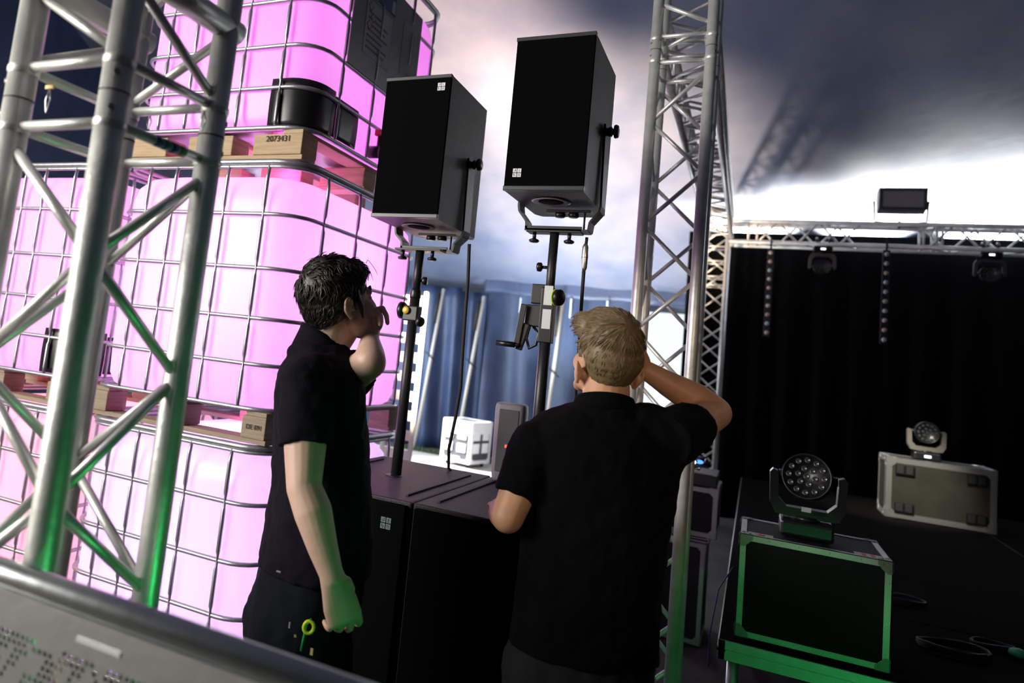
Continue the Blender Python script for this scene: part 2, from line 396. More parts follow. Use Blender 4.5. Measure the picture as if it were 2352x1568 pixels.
    if plate:
        pl = B().box2((.006, .222, .50), (.012, .905, 1.02), bev=.001).build('label_plate', PLATE, e)
        tag(pl, 'dull grey steel label plate')
        B().box2((.012, .33, .60), (.0135, .58, .86)).build('paper_label', LABEL, pl)
        for k in range(7):
            B().box2((.0136, .35, .63+k*.028), (.0139, .35+(.18, .2, .15, .2, .17, .19, .12)[k], .640+k*.028)).build('label_line', mat('label_print', (.12, .12, .12), .7), pl)
        for k in range(3):
            z = .83-.045*k
            B().box((.0138, .365+.03*(k % 2), z), (.0008, .036, .036), Matrix.Rotation(PI/4, 3, 'X')).build('hazard_diamond', mat('hazard_red', (.35, .06, .04), .6), pl)
            B().box((.0143, .365+.03*(k % 2), z), (.0008, .026, .026), Matrix.Rotation(PI/4, 3, 'X')).build('hazard_field', LABEL, pl)
        B().box2((.012, .43, .885), (.0135, .60, .99)).build('navy_sign', NAVY, pl)
        B().box2((.0137, .56, .895), (.0142, .592, .955)).build('sign_window', LABEL, pl)
        B().box2((.012, .70, .64), (.0132, .86, .92)).build('paper_label', mat('faded_label', (.25, .25, .25), .6), pl)
    return e
XR, YF = -1.70, 2.40
make_ibc((XR, YF, .015), 'glowing lavender tank cage at the bottom of the right three-high stack', (.66, .40, 1), 15, valve=False)
make_ibc((XR, YF, 1.175), 'glowing tank cage in the middle of the three-high stack, behind the dark-haired man', (.95, .27, 1), 14, stamp='DE 091')
make_ibc((XR, YF, 2.335), 'glowing magenta tank cage on top of the three-high stack, with grey label plate', (1, .07, .95), 9, guard=True, wide=True, plate=True, stamp='2073431')
make_ibc((-2.84, YF, .015), 'glowing rose tank cage at the bottom of the left stack, behind the truss tower', (1, .27, .45), 11, valve=False)
make_ibc((-2.84, YF, 1.175), 'glowing pink tank cage on top of the left two-high stack', (1, .18, .88), 11, guard=True, pcol=(1, .07, .10))
# ------------------------------------------------------------------ box trusses
def seg_brace(e, p, q, r, m, n=10):
    return B().tube([p, q], r, n).build('brace', m, e)
def truss(name, O, L, U, W_, length, label, nodes, group=None, s=.24, R=.025, rb=.0095, m=ALU, rings=(), ends=True, cat='truss', rungs=()):
    """O: corner chord start; L unit along; U, W_ cross directions. nodes: list of (t, phase) along the chord: phase 0 -> chords 00 & 11, 1 -> 10 & 01"""
    O, L, U, W_ = V(O), V(L), V(U), V(W_)
    e = thing(name, O, label, cat, group)
    C4 = [V((0, 0, 0)), U*s, U*s+W_*s, W_*s]
    for i, c in enumerate(C4):
        pts = [c, c+L*length]
        ch = B().tube(pts, R, 20).build('chord', m, e)
        for t in rings:
            for q in (-.054, .054): B().lathe([(R+.0004, q-.008), (R+.0022, q-.004), (R+.0022, q+.004), (R+.0004, q+.008)], c+L*t, L, 20, cap=False).build('coupler_ring', m, ch)
            B().lathe([(R+.0006, -.0012), (R+.0006, .0012)], c+L*t, L, 20, cap=False).build('joint_gap', RUB, ch)
            for sg in (-.03, .03):
                d = ((U+W_) * (1 if i == 2 else -1) if i in (0, 2) else (U-W_)*(1 if i == 1 else -1)).normalized()
                B().tube([c+L*(t+sg)-d*.0, c+L*(t+sg)+d*(R+.002)], .0055, 8).build('coupler_pin', mat('dull_pin', (.28, .26, .20), .5, .8), ch)
    # chord phase: corners 0 and 2 share nodes, 1 and 3 share nodes
    for (t0, a), (t1, b_) in zip(nodes[:-1], nodes[1:]):
        if a is None or b_ is None: continue
        for i in range(4):
            j = (i+1) % 4
            ci, cj = (i, j) if i % 2 == a else (j, i)
            p = C4[ci]+L*t0; q = C4[cj]+L*t1
            seg_brace(e, p, q, rb, m)
    for t in rungs:
        for i in range(4):
            seg_brace(e, C4[i]+L*t, C4[(i+1) % 4]+L*t, rb, m)
    return e
X, Y, Z = V((1, 0, 0)), V((0, 1, 0)), V((0, 0, 1))
# near left tower: nearest chord at (-.984,.828)
TX, TY = -1.222, .832
def zig(z0, z1, p, ph):
    out = []; z = z0; k = ph
    while z > z1: out.append((z, k)); z -= p; k ^= 1
    return out
nod = [(2.225, 0), (2.055, 1), (1.99, None)]+zig(1.895, .05, .195, 1)
# corner order: 0=(-x,-y)=A, 1=(+x,-y)=B, 2=(+x,+y)=D, 3=(-x,+y)=C ; A and D share nodes
nod = [(1.895, 0), (1.70, 1), (1.505, 0), (1.31, 1), (1.115, 0), (.92, 1), (.725, 0), (.53, 1), (.335, 0), (.14, 1)]
tw = truss('truss_tower', (TX, TY, .01), Z, X, Y, 2.50, 'near aluminium box truss tower on the left, in front of the tanks', nod, rings=(1.975,), rungs=(2.035, 1.925, 2.47, .06))
for (i, zi), (j, zj) in (((1, 2.19), (2, 2.055)), ((3, 2.055), (2, 2.19)), ((1, 2.055), (0, 2.19)), ((0, 2.055), (3, 2.19)), ((2, 2.255), (1, 2.42)), ((3, 2.255), (0, 2.42)), ((2, 2.42), (3, 2.255)), ((0, 2.42), (1, 2.255))):
    c4 = [V((0, 0, 0)), V((.24, 0, 0)), V((.24, .24, 0)), V((0, .24, 0))]
    seg_brace(tw, c4[i]+Z*(zi-.01), c4[j]+Z*(zj-.01), .0095, ALU)
# the beam it carries, running towards the photographer over the frame
bm_ = truss('truss_beam', (TX, .80, 2.202), -Y, X, Z, 2.0, 'short aluminium beam joined to the top of the near left tower', [(.1+.2*i, i % 2) for i in range(9)], rungs=(.02,))
for x in (0, .24):
    for z in (2.20, 2.44): B().tube([(x, -.03, z), (x, .27, z)], .025, 20).build('corner_bar', ALU, tw)
# colour marking tape wound round one lower brace of the joint
a = V((TX+.24, TY+.005, 1.925+.01)); b = V((TX+.24, TY+.235, 1.925+.01))
for k, c in enumerate(((.02, .10, .28), (.02, .22, .24), (.015, .05, .22), (.12, .30, .12))):
    p, q = a.lerp(b, .40+.085*k), a.lerp(b, .475+.085*k)
    B().tube([p-V((TX, TY, .01)), q-V((TX, TY, .01))], .0104, 12).build('marking_tape', mat('tape%d' % k, c, .5), tw)
# safety pins on little wires
PINY = mat('yellow_tag', (.75, .50, .03), .5)
for k, (x, y, d, L_) in enumerate(((115, 200, 1.50, .05), (345, 265, 1.60, .03), (470, 255, 1.42, .04))):
    p = K(x, y, d)-V((TX, TY, .01))
    B().tube([p, p+V((.006, 0, -L_*.5)), p+V((0, 0, -L_)), p+V((-.006, 0, -L_*.5)), p], .0012, 6).build('safety_clip', CHR, tw)
    if k == 0: B().box(p, (.022, .004, .007)).build('pin_tag', PINY, tw)

# stage side tower
SX, SY = -.489, 3.345
nd = [(3.42, 1), (3.26, 0), (3.22, None)]+[]
nod = [(3.32, 0), (3.20, 1), (3.18, None), (2.985, 1)]
z = 2.985; k = 1
while z > .2: z -= .238; k ^= 1; nod.append((z, k))
truss('truss_tower', (SX, SY, .01), Z, X, Y, 3.62, 'aluminium box truss tower beside the stage, behind the fair-haired man', nod, rings=(3.09,), rungs=(3.155, 3.03, .06))
# beam from the front tower back to the rear tower
nn = [(.12+.2*i, i % 2) for i in range(27)]
bx = truss('truss_beam', (-.52, SY+.26, 3.27), V((-.008, 1, 0)).normalized(), X, Z, 5.35, 'aluminium truss beam running back along the stage side, overhead', nn, rb=.010, rungs=(.04, 2.0, 2.1, 3.9, 4.0))
RX, RY = -.60, 9.0
nod = []; z = 3.45; k = 0
while z > .1: nod.append((z, k)); z -= .2; k ^= 1
truss('truss_tower', (RX, RY, .01), Z, X, Y, 3.55, 'distant aluminium truss tower at the rear corner of the stage', nod, rungs=(2.98, 3.15, 2.80, 2.70))
truss('truss_beam', (RX+.25, RY, 3.225), X, Y, Z, 6.2, 'aluminium truss beam spanning above the black backdrop', [(.30+.2*i, i % 2) for i in range(6)]+[(1.5, None)]+[(1.9+.22*i, i % 2) for i in range(19)], rungs=(.2, .29, 1.86, 1.97, 2.02), rb=.011)
TB = lambda x: V((x, RY-.03, 3.235))

# ------------------------------------------------------------------ stage deck
DECK = mat('black_stage_deck', (.0035, .0033, .003), .95, bump=(60, .2, (1, 1, 1)), spec=.02)
SZ = .55; S0X, S0Y = -.085, 3.53
n = 0
for j in range(6):
    for i in range(3):
        x0 = S0X+i*2.0; y0 = S0Y+j*1.0
        e = thing('stage_platform', (x0, y0, 0), ('stage platform at the near left corner of the stage, edge lit green' if (i, j) == (0, 0) else
             'black stage platform of the deck, %s row from the front, %s' % (('front', 'second', 'third', 'fourth', 'fifth', 'last')[j], ('along the left edge', 'in the middle column', 'in the right column')[i])), 'stage platform', 'stage platforms')
        B().box2((.004, .004, SZ-.02), (1.996, .996, SZ)).build('deck_board', DECK, e)
        b = B()
        for a_, c_ in (((0, 0), (2, .03)), ((0, .97), (2, 1)), ((0, 0), (.03, 1)), ((1.97, 0), (2, 1))):
            b.box2((a_[0], a_[1], SZ-.085), (c_[0], c_[1], SZ-.003), bev=.003)
            b.box2((a_[0]-(.004 if a_[0] == 0 and i == 0 else 0), a_[1]-(.004 if a_[1] == 0 and j == 0 else 0), SZ-.048), (c_[0]+0, c_[1], SZ-.040))
        b.build('edge_frame', ALU2, e)
        for lx in (.06, 1.94):
            for ly in (.06, .94): B().tube([(lx, ly, 0), (lx, ly, SZ-.02)], .024, 14).build('leg', ALU2, e)
# backdrop curtain and wing
CURT = mat('black_stage_cloth', (.0035, .0035, .004), 1.0, spec=.0)
def curtain(x0, x1, y, z0, z1, seed, nf, axis='x'):
    def fn(u, v):
        t = x0+(x1-x0)*u
        w = .06*math.sin(nf*2*PI*u+seed)+.03*math.sin(nf*4.7*u+seed*2)
        zt = z1-.04
        z = z0+(zt-z0)*v
        return V((t, y+w*(1-.92*v*v*v), z)) if axis == 'x' else V((y+w, t, z))
    return sheet(fn, 160, 8)
o = curtain(-.86, 6.6, 9.95, .0, 3.55, 1, 22).build('backdrop_curtain', CURT); o.modifiers.new('t', 'SOLIDIFY').thickness = .01
tag(o, 'black pleated stage backdrop hanging behind the rear truss beam', 'curtain')
o = curtain(4.3, 9.9, 6.3, .0, 3.5, 2, 12, 'y').build('wing_curtain', CURT); o.modifiers.new('t', 'SOLIDIFY').thickness = .01
tag(o, 'black stage wing curtain at the far right of the stage', 'curtain')
# ------------------------------------------------------------------ subwoofers
def logo(par, c, s, X_, Z_, N_, m=WHITE):
    """four small tiles with cut marks"""
    X_, Z_, N_, c = V(X_), V(Z_), V(N_), V(c); R = Matrix((X_, N_, Z_)).transposed()
    o = B()
    for sx in (-1, 1):
        for sz in (-1, 1):
            o.box(c+X_*sx*s*.27+Z_*sz*s*.27, (s*.46, .0012, s*.46), R)
    lo = o.build('logo', m, par)
    k = B(); DK = s*.1
    q = lambda dx, dz, w, h: k.box(c+X_*dx*s+Z_*dz*s+N_*-.0002, (w*s, .0022, h*s), R)
    def rg(dx, dz, r, w=.11):
        k.tube([c+X_*(dx+r*math.cos(t*PI/6))*s+Z_*(dz+r*math.sin(t*PI/6))*s+N_*-.0008 for t in range(12)], w*s*.5, 6, closed=True)
    rg(-.28, .22, .085); q(-.19, .30, .07, .26)          # d
    rg(.26, .18, .07); rg(.26, .34, .055)                 # ampersand
    rg(-.26, -.32, .085); q(-.36, -.22, .07, .26)        # b
    for i in range(4): q(.26, -.14-.08*i, .30, .03)       # small lettering lines
    k.build('logo_marks', BLK, lo)
    return lo
SUBZ = 1.13
for i, (x0, x1, lab) in enumerate(((-1.478, -.968, 'tall black subwoofer cabinet on the left, carrying the lower speaker pole'), (-.962, -.452, 'tall black subwoofer cabinet on the right, under the crank stand, next to the fair-haired man'))):
    e = thing('subwoofer', ((x0+x1)/2, 2.575, 0), lab, 'subwoofer')
    w = (x1-x0)/2; d = .40
    B().box2((-w, -d+.02, .03), (w, d, SUBZ), bev=.006).build('cabinet', BLK, e)
    B().box2((-w+.012, -d, .05), (w-.012, -d+.022, SUBZ-.012), bev=.003).build('front_grille', GRILL, e)
    for sx in (-1, 1):
        B().box2((sx*(w-.055)-.004, -d+.10, SUBZ-.001), (sx*(w-.055)+.004, d-.10, SUBZ+.006), bev=.001).build('skid_rail', RUB, e)
        for sy in (-1, 1): B().lathe([(.022, 0), (.025, .03), (.02, .032)], (sx*(w-.06), sy*(d-.08), 0), Z).build('foot', RUB, e)
    B().lathe([(.032, 0), (.03, .003), (.02, .003)], ((.0), (-.0), SUBZ), Z).build('pole_socket', BMET, e)
    if i == 0:
        logo(e, (w-.075, -d-.0008, SUBZ-.075), .036, X, Z, -Y, mat('logo_green_grey', (.10, .16, .13), .6))
    for sy in (-.1, .15): B().box2((-w-.002, sy-.08, .55), (-w+.01, sy+.08, .62), bev=.004).build('handle', BPLA, e)

# ------------------------------------------------------------------ pole stands
def knob(b, p, d, r=.02, L=.03):
    d = V(d).normalized(); p = V(p)
    b.tube([p, p+d*L], r*.35, 10); b.lathe([(r*.7, L), (r, L+.004), (r, L+.016), (r*.8, L+.02)], p, d, 12)
P1 = V((-1.222, 2.592)); P2 = V((-.685, 2.583))
topz1 = 2.005; topz2 = 2.092
def pole(pxy, ztop, lab, crank):
    z0 = SUBZ+.003
    e = thing('speaker_pole', (pxy.x, pxy.y, z0), lab, 'speaker stand')
    h = ztop-z0
    zj = .60 if not crank else .575
    B().tube([(0, 0, 0), (0, 0, zj+.1)], .0205, 20).build('lower_tube', BMET, e)
    B().tube([(0, 0, zj+.08), (0, 0, h)], .0165 if crank else .0175, 18).build('upper_tube', BMET, e)
    B().lathe([(.021, 0), (.0225, .004), (.0225, .03), (.0175, .04)], (0, 0, zj+.08), Z).build('lock_collar', BPLA, e)
    kb = B(); knob(kb, (.0 if not crank else -.012, 0, h-.12 if not crank else h-.13), (1, .2, 0) if not crank else (-1, -.1, 0), .017, .022); kb.build('clamp_knob', BPLA, e)
    if not crank:
        c = B().box2((-.038, -.022, zj-.01), (.026, .022, zj+.05), bev=.005).build('winch_housing', BPLA, e)
        B().lathe([(.012, 0), (.016, .006), (.012, .010)], (-.02, -.023, zj+.03), -Y, 12).build('brass_pin', mat('brass_yellow', (.8, .5, .08), .4, .3), c)
        B().lathe([(.028, 0), (.034, .008), (.034, .022), (.02, .03)], (-.036, 0, zj+.03), -X, 16).build('crank_wheel', BPLA, e)
        kb = B(); knob(kb, (.015, -.01, zj-.005), (1, -.4, -.2), .020, .02); kb.build('clamp_knob', BPLA, e)
    else:
        hz = zj
        B().box2((-.024, -.024, hz-.02), (.024, .024, hz+.18), bev=.004).build('clamp_sleeve', BPLA, e)
        B().box2((-.062, -.020, hz+.118), (-.012, .022, hz+.19), bev=.004).build('winch_housing', mat('winch_grey', (.010, .009, .011), .45), e)
        B().box2((-.078, -.018, hz+.035), (-.012, .020, hz+.114), bev=.004).build('winch_housing', mat('winch_grey', (.010, .009, .011), .45), e)
        B().tube([(-.05, 0, hz+.04), (-.025, -.01, hz+.01), (-.03, -.01, hz-.03), (-.055, -.005, hz-.045), (-.070, 0, hz-.01), (-.062, 0, hz+.035)], .006, 8).build('winch_cable_loop', BPLA, e)
        for zz in (.15, .065): B().box2((.0-.012, -.0262, hz+zz-.035), (.019, -.0245, hz+zz+.035)).build('rating_sticker', mat('silver_sticker', (.5, .5, .52), .4, .3), e)
        kb = B(); knob(kb, (.02, -.012, hz+.145), (1, -.5, 0), .030, .014); kb.build('clamp_knob', BPLA, e)
        B().lathe([(.0305, .012), (.0315, .014), (.0305, .016)], (.02, -.012, hz+.145), V((1, -.5, 0)), 16).build('green_ring', mat('lime_ring', (.45, .7, .05), .5), e)
        # crank arm and handle
        B().box(V((-.088, -.035, hz+.035)), (.022, .008, .155), Matrix.Rotation(math.radians(6), 3, 'Y'), bev=.003).build('crank_arm', BPLA, e)
        B().box(V((-.078, -.02, hz-.005)), (.024, .02, .10), Matrix.Rotation(math.radians(14), 3, 'Y'), bev=.004).build('crank_bracket', BPLA, e)
        B().tube([(-.08, -.04, hz-.038), (-.10, -.045, hz-.038)], .006, 8).tube([(-.098, -.045, hz-.038), (-.165, -.05, hz-.036)], [.010, .0105], 14).build('crank_handle', BPLA, e)
    B().box2((-.10, -.03, h-.004), (.10, .03, h+.004), bev=.002).build('top_plate', BMET, e)
    for sx in (-.075, .055):
        b = B(); b.tube([(sx, 0, h), (sx, 0, h-.028)], .007, 10); b.lathe([(.012, 0), (.019, .004), (.019, .010), (.014, .013)], (sx, 0, h-.026), -Z, 14); b.build('yoke_screw', BPLA, e)
    return e
pole(P1, topz1, 'black speaker pole standing on the left subwoofer', False)
pole(P2, topz2, 'black crank speaker pole with winch handle standing on the right subwoofer', True)

# ------------------------------------------------------------------ top loudspeakers on their yokes
def speaker(name, x0, x1, y0, y1, z0, z1, lab, logo_hi, yokez, px):
    cx, cy = (x0+x1)/2, (y0+y1)/2; e = thing(name, (cx, cy, z0), lab, 'loudspeaker')
    w, d, h = (x1-x0)/2, (y1-y0)/2, z1-z0
    # trapezoid cabinet: the rear is narrower, corners chamfered
    poly = [(-w, -d+.012), (w, -d+.012), (w, d-.04), (w-.02, d), (-w+.02, d), (-w, d-.04)]
    BRN = mat('cabinet_black_brown', (.030, .026, .024), .5, bump=(220, .2, (1, 1, 1)))
    B().prism(poly, 0, h, (0, 0, 0), X, Y, Z).build('cabinet', BRN, e)
    B().box2((-w-.002, -d, .004), (w+.002, -d+.014, h-.004), bev=.002).build('front_grille', GRILL, e)
    TR = mat('grille_trim', (.035, .037, .042), .35)
    B().box2((-w-.004, -d-.004, 0), (w+.004, -d+.016, .016), bev=.002).build('trim_rail', TR, e)
    B().box2((-w-.004, -d-.004, h-.014), (w+.004, -d+.016, h), bev=.002).build('trim_rail', TR, e)
    s = .030
    logo(e, ((w-.035, -d-.0015, h-.048) if logo_hi else (-w+.042, -d-.0015, .062)), s, X, Z, -Y)
    # bottom recess, plate and handle hole
    B().lathe([(.062, -.002), (.07, -.004), (.06, -.006), (.045, -.003)], (-.01, -.06, 0), Z, 28).build('handle_ring', mat('pale_ring', (.35, .33, .31), .5), e)
    B().lathe([(.045, 0), (.045, -.004)], (-.01, -.06, 0), Z, 28).build('handle_opening', GRILL, e)
    # pivots and yoke
    pz = h*.50 if logo_hi else h*.515; py = .045
    yk = B(); T = .008; wd = .034
    def strip(pts):
        for p, q in zip(pts[:-1], pts[1:]):
            p, q = V(p), V(q); t = (q-p).normalized(); nn = t.cross(Y).normalized()
            vs = [p+nn*T/2-Y*wd, p-nn*T/2-Y*wd, p-nn*T/2+Y*wd, p+nn*T/2+Y*wd, q+nn*T/2-Y*wd, q-nn*T/2-Y*wd, q-nn*T/2+Y*wd, q+nn*T/2+Y*wd]
            yk.add([v+V((0, py, 0)) for v in vs], [(0, 1, 2, 3), (7, 6, 5, 4), (0, 4, 5, 1), (1, 5, 6, 2), (2, 6, 7, 3), (3, 7, 4, 0)])
    zb = yokez-z0
    for sx in (-1, 1):
        strip([(sx*(w+.008), 0, pz+.02), (sx*(w+.014), 0, .07), (sx*(w+.016), 0, .0), (sx*(w+.012), 0, -.022), (sx*(w-.018), 0, zb+.032), (sx*(w-.022), 0, zb)])
    strip([(-(w-.022), 0, zb), ((w-.022), 0, zb)])
    y = yk.build('yoke', BMET, e)
    B().box2((-w+.015, py-.034, zb-.004), (w-.045, py-.026, zb+.014), bev=.001).build('yoke_bar', BMET, e)
    B().box2((-.05, py-.02, -.022), (w-.02, py+.03, -.012), bev=.002).build('base_rail', BMET, e)
    for sx in (.0, .05):
        B().lathe([(.012, 0), (.02, .012), (.02, .022), (.016, .024)], (sx, py, -.014), -Z, 12).build('rail_screw', BPLA, e)
    B().tube([(w-.045, py, -.014), (w-.045, py, zb)], .004, 8).build('stay_rod', BMET, e)
    for sx in (-1, 1):
        b = B(); b.tube([(sx*w, py, pz), (sx*(w+.035), py, pz)], .009, 12); b.lathe([(.014, .014), (.019, .020), (.019, .028), (.012, .032), (.012, .036), (.024, .038), (.026, .044), (.022, .052)], (sx*w, py, pz), (sx, 0, 0), 14); b.build('pivot_knob', BPLA, e)
    return e
speaker('loudspeaker', -1.356, -1.086, 2.41, 2.86, 2.10, 2.655, 'black loudspeaker on the left pole, lower of the two, logo at its top corner', True, topz1+.012, 0)
speaker('loudspeaker', -.818, -.545, 2.36, 2.80, 2.195, 2.75, 'black loudspeaker on the crank pole, higher of the two, logo at its bottom corner', False, topz2+.012, 0)
# cables
cb = B().tube([K(1078, 560, 2.72), K(1075, 640, 2.74), K(1063, 800, 2.78), K(1058, 890, 2.80), K(1046, 960, 2.86), K(1031, 1030, 2.95), V((-1.13, 2.90, SUBZ+.012)), V((-1.10, 3.02, 1.05)), V((-1.10, 3.03, .3))], .0065, 10).build('speaker_cable', RUB)
tag(cb, 'black cable hanging from the left loudspeaker down behind the subwoofers', 'cable')
p = K(1347, 545, 2.68)
e = thing('inline_connector', p, 'silver inline connector hanging under the right loudspeaker', 'connector')
q = [K(1347, 545, 2.68), K(1346, 556, 2.68)]
B().tube([K(1348, 545, 2.68), K(1346, 562, 2.68)], .0055, 10).build('cable_boot', RUB, e, p)
a, b2 = K(1345.5, 560, 2.68), K(1341, 622, 2.68); t = (b2-a); 
B().tube([a, a+t*.12, a+t*.45, a+t*.52, a+t*.9, b2], [.0065, .011, .0115, .0115, .010, .006], 14).build('metal_shell', mat('nickel_shell', (.7, .66, .64), .3, .9), e, p)
B().tube([a+t*.50, a+t*.515], .0119, 14).build('shell_ring', RUB, e, p)
cb = B().tube([b2, K(1338, 660, 2.7), K(1334, 720, 2.75), K(1330, 800, 2.85), K(1322, 900, 2.95), V((-.62, 3.02, 1.0)), V((-.62, 3.03, .3))], .0065, 10).build('speaker_cable', RUB)
tag(cb, 'black cable running down from the inline connector behind the right head', 'cable')
# ------------------------------------------------------------------ flight cases
def flight_case(x0, x1, y0, y1, z0, z1, lab, edge=ALU2, panel=PANEL, ball=.026, ew=.034, corners='ball', wheels=False, group=None, cat='flight case', rz=0, cornerm=None):
    e = thing('flight_case', ((x0+x1)/2, (y0+y1)/2, z0), lab, cat, group, rz); cm = cornerm or edge
    w, d, h = (x1-x0)/2, (y1-y0)/2, z1-z0
    B().box2((-w+.004, -d+.004, .004), (w-.004, d-.004, h-.004)).build('panel', panel, e)
    t = .003
    for sx in (-1, 1):
        for sy in (-1, 1):
            B().box2((sx*w, sy*d, ew), (sx*(w-ew), sy*(d-t), h-ew)).box2((sx*w, sy*d, ew), (sx*(w-t), sy*(d-ew), h-ew)).build('edge_profile', edge, e)
    for sz in (0, h):
        zi = t if sz == 0 else -t; ze = ew if sz == 0 else -ew
        for sy in (-1, 1):
            B().box2((-w, sy*d, sz), (w, sy*(d-t), sz+ze)).box2((-w, sy*d, sz), (w, sy*(d-ew), sz+zi)).build('edge_profile', edge, e)
        for sx in (-1, 1):
            B().box2((sx*w, -d, sz), (sx*(w-t), d, sz+ze)).box2((sx*w, -d, sz), (sx*(w-ew), d, sz+zi)).build('edge_profile', edge, e)
    if corners:
        for sx in (-1, 1):
            for sy in (-1, 1):
                for sz in (0, 1):
                    c = V((sx*(w-.002), sy*(d-.002), h-.002 if sz else .002)); iz = -1 if sz else 1
                    b = B().ell(c+V((-sx*1, -sy*1, iz*1))*ball*.65, ball*.75, n=12, m=8)
                    pr = [(0, 0), (ew*1.9, 0), (ew*1.9, ew*.6), (ew*1.3, ew*1.3), (ew*.6, ew*1.9), (0, ew*1.9)]
                    for X_, Y_, N_ in ((V((-sx, 0, 0)), V((0, 0, iz)), V((0, sy, 0))), (V((0, -sy, 0)), V((0, 0, iz)), V((sx, 0, 0))), (V((-sx, 0, 0)), V((0, -sy, 0)), V((0, 0, -iz)))):
                        b.prism(pr, 0, .003, c+N_*.001, X_, Y_, N_)
                        b.lathe([(.006, 0), (.006, .0045)], c+X_*ew*1.35+Y_*ew*.45+N_*.002, N_, 8); b.lathe([(.006, 0), (.006, .0045)], c+X_*ew*.45+Y_*ew*1.35+N_*.002, N_, 8)
                    b.build('corner_ball', cm, e)
    if ew == .026:
        for k in range(1, 5):
            x = -w+2*w*k/5
            for z in (ew*.5, h-ew*.5): B().lathe([(.004, 0), (.003, .0025)], (x, -d, z), -Y, 8).build('rivet', ALU2, e)
            for sx in (-1, 1): B().lathe([(.004, 0), (.003, .0025)], (sx*(w-ew*.5), -d, h*k/5), -Y, 8).build('rivet', ALU2, e)
    return e
fc = flight_case(-.025, .535, 3.60, 4.04, SZ+.005, .98, 'black flight case with green-lit aluminium edges at the stage corner, under the large moving light', ew=.026, ball=.020, edge=mat('ribbed_edge', (.50, .51, .48), .5, .6, noise=(9, .6, (1, 1, 1), (.36, .37, .34))), cornerm=mat('worn_corner', (.20, .20, .17), .5, .6))
WS = mat('white_sticker', (.42, .42, .40), .6); RS = mat('red_print', (.40, .05, .05), .6)
h = .98-SZ-.005
for sx, kind in ((-1, 0), (1, 1)):
    st = B().box2((sx*.20-.05, -.215, h), (sx*.20+.05, -.150, h+.0012)).build('top_sticker', WS, fc)
    if kind: 
        for k in (-.016, .016): B().box2((sx*.20+k-.008, -.207, h+.0012), (sx*.20+k+.008, -.160, h+.002)).build('sticker_bar', RS, st)
    else:
        B().lathe([(.020, 0), (.020, .001)], (sx*.20, -.186, h+.001), Z, 16).box2((sx*.20-.004, -.17, h+.001), (sx*.20+.004, -.152, h+.002)).build('sticker_apple', RS, st)

def moving_head(loc, s, lab, hang=False, yokecol=BPLA, tilt=0, lit=None, group=None, rz=0, pan=0, lensr=None):
    """LED wash head with yoke. s = head diameter"""
    e = thing('moving_light', loc, lab, 'moving light', group, rz)
    sg = -1 if hang else 1; r = s/2
    bh = .34*s
    P = lambda z0, z1: (min(sg*z0, sg*z1), max(sg*z0, sg*z1))
    z0, z1 = P(0, bh)
    B().box2((-.52*s, -.46*s, z0), (.52*s, .46*s, z1), bev=.03*s*2).build('base', BPLA, e)
    B().lathe([(.28*s, 0), (.26*s, .08*s)], (0, 0, sg*bh), (0, 0, sg), 24).build('turntable', BPLA, e)
    hz = sg*(bh+.92*s)
    # yoke: U profile
    out = [(-.62, .10), (-.74, .34), (-.76, .98), (-.70, 1.06), (-.60, 1.02), (-.57, .40), (-.40, .24), (.40, .24), (.57, .40), (.60, 1.02), (.70, 1.06), (.76, .98), (.74, .34), (.62, .10), (.4, .03), (-.4, .03)]
    # split into convex strips so that the U stays open
    def arm(poly): 
        return [(x*s, sg*(bh+.02*s+z*s*.95)) for x, z in poly]
    yk = B()
    for q in ([(-.62, .06), (-.74, .30), (-.57, .42), (-.40, .24), (-.36, .03)], [(-.74, .30), (-.76, .98), (-.70, 1.06), (-.60, 1.02), (-.57, .42)],
              [(-.40, .24), (.40, .24), (.36, .03), (-.36, .03)], [(.62, .06), (.36, .03), (.40, .24), (.57, .42), (.74, .30)], [(.74, .30), (.57, .42), (.60, 1.02), (.70, 1.06), (.76, .98)]):
        yk.prism(arm(q), -.17*s, .17*s)
    yk.build('yoke', yokecol, e)
    # head drum
    ax = V((math.sin(pan), -math.cos(pan)*math.cos(tilt), math.sin(tilt)))
    hc = V((0, 0, hz)); hb = B()
    hb.lathe([(r*.45, -r*1.0), (r*.80, -r*.85), (r*.97, -r*.35), (r*1.0, r*.25), (r*1.0, r*.50), (r*.93, r*.52), (r*.92, r*.46)], hc, ax, 40)
    hd = hb.build('head', BPLA, e)
    a = ax.cross(Z).normalized(); b_ = a.cross(ax).normalized()
    LN = mat('small_lens', (.07, .08, .075), .10, .3)
    rr = lensr or r*.105
    for n_, rad, ph in ((1, 0, 0), (6, .34, .2), (12, .70, 0)):
        for k in range(n_):
            w = 2*PI*k/n_+ph; c = hc+ax*(r*.44)+a*(r*rad*math.cos(w))+b_*(r*rad*math.sin(w))
            B().lathe([(rr*1.25, 0), (rr*1.15, r*.05), (rr*.8, r*.055), (rr*.5, r*.03)], c, ax, 12).build('lens', LN, hd)
    for sx in (-1, 1): B().tube([(sx*r*.95, 0, hz), (sx*.58*s, 0, hz)], .10*s, 14).build('tilt_bearing', BPLA, e)
    if lit:
        B().box2((-.13*s, -.475*s, sg*bh*.5-.05*s), (.13*s, -.455*s, sg*bh*.5+.05*s)).build('display', mat('lit_display', (.3, .4, .9), .4, emit=lit[0], es=lit[1]), e)
    return e
mh = moving_head((.235, 3.80, .985), .200, 'large black wash moving light with nineteen lenses on the green-edged flight case', tilt=math.radians(12), pan=math.radians(-10))
B().box2((-.025, -.095, .115), (.012, -.093, .135)).build('white_sticker', mat('cool_sticker', (.36, .42, .40), .6), mh)
B().box2((-.045, -.090, .02), (.03, -.0885, .052)).build('display_frame', mat('dim_display', (.01, .03, .015), .3), mh)
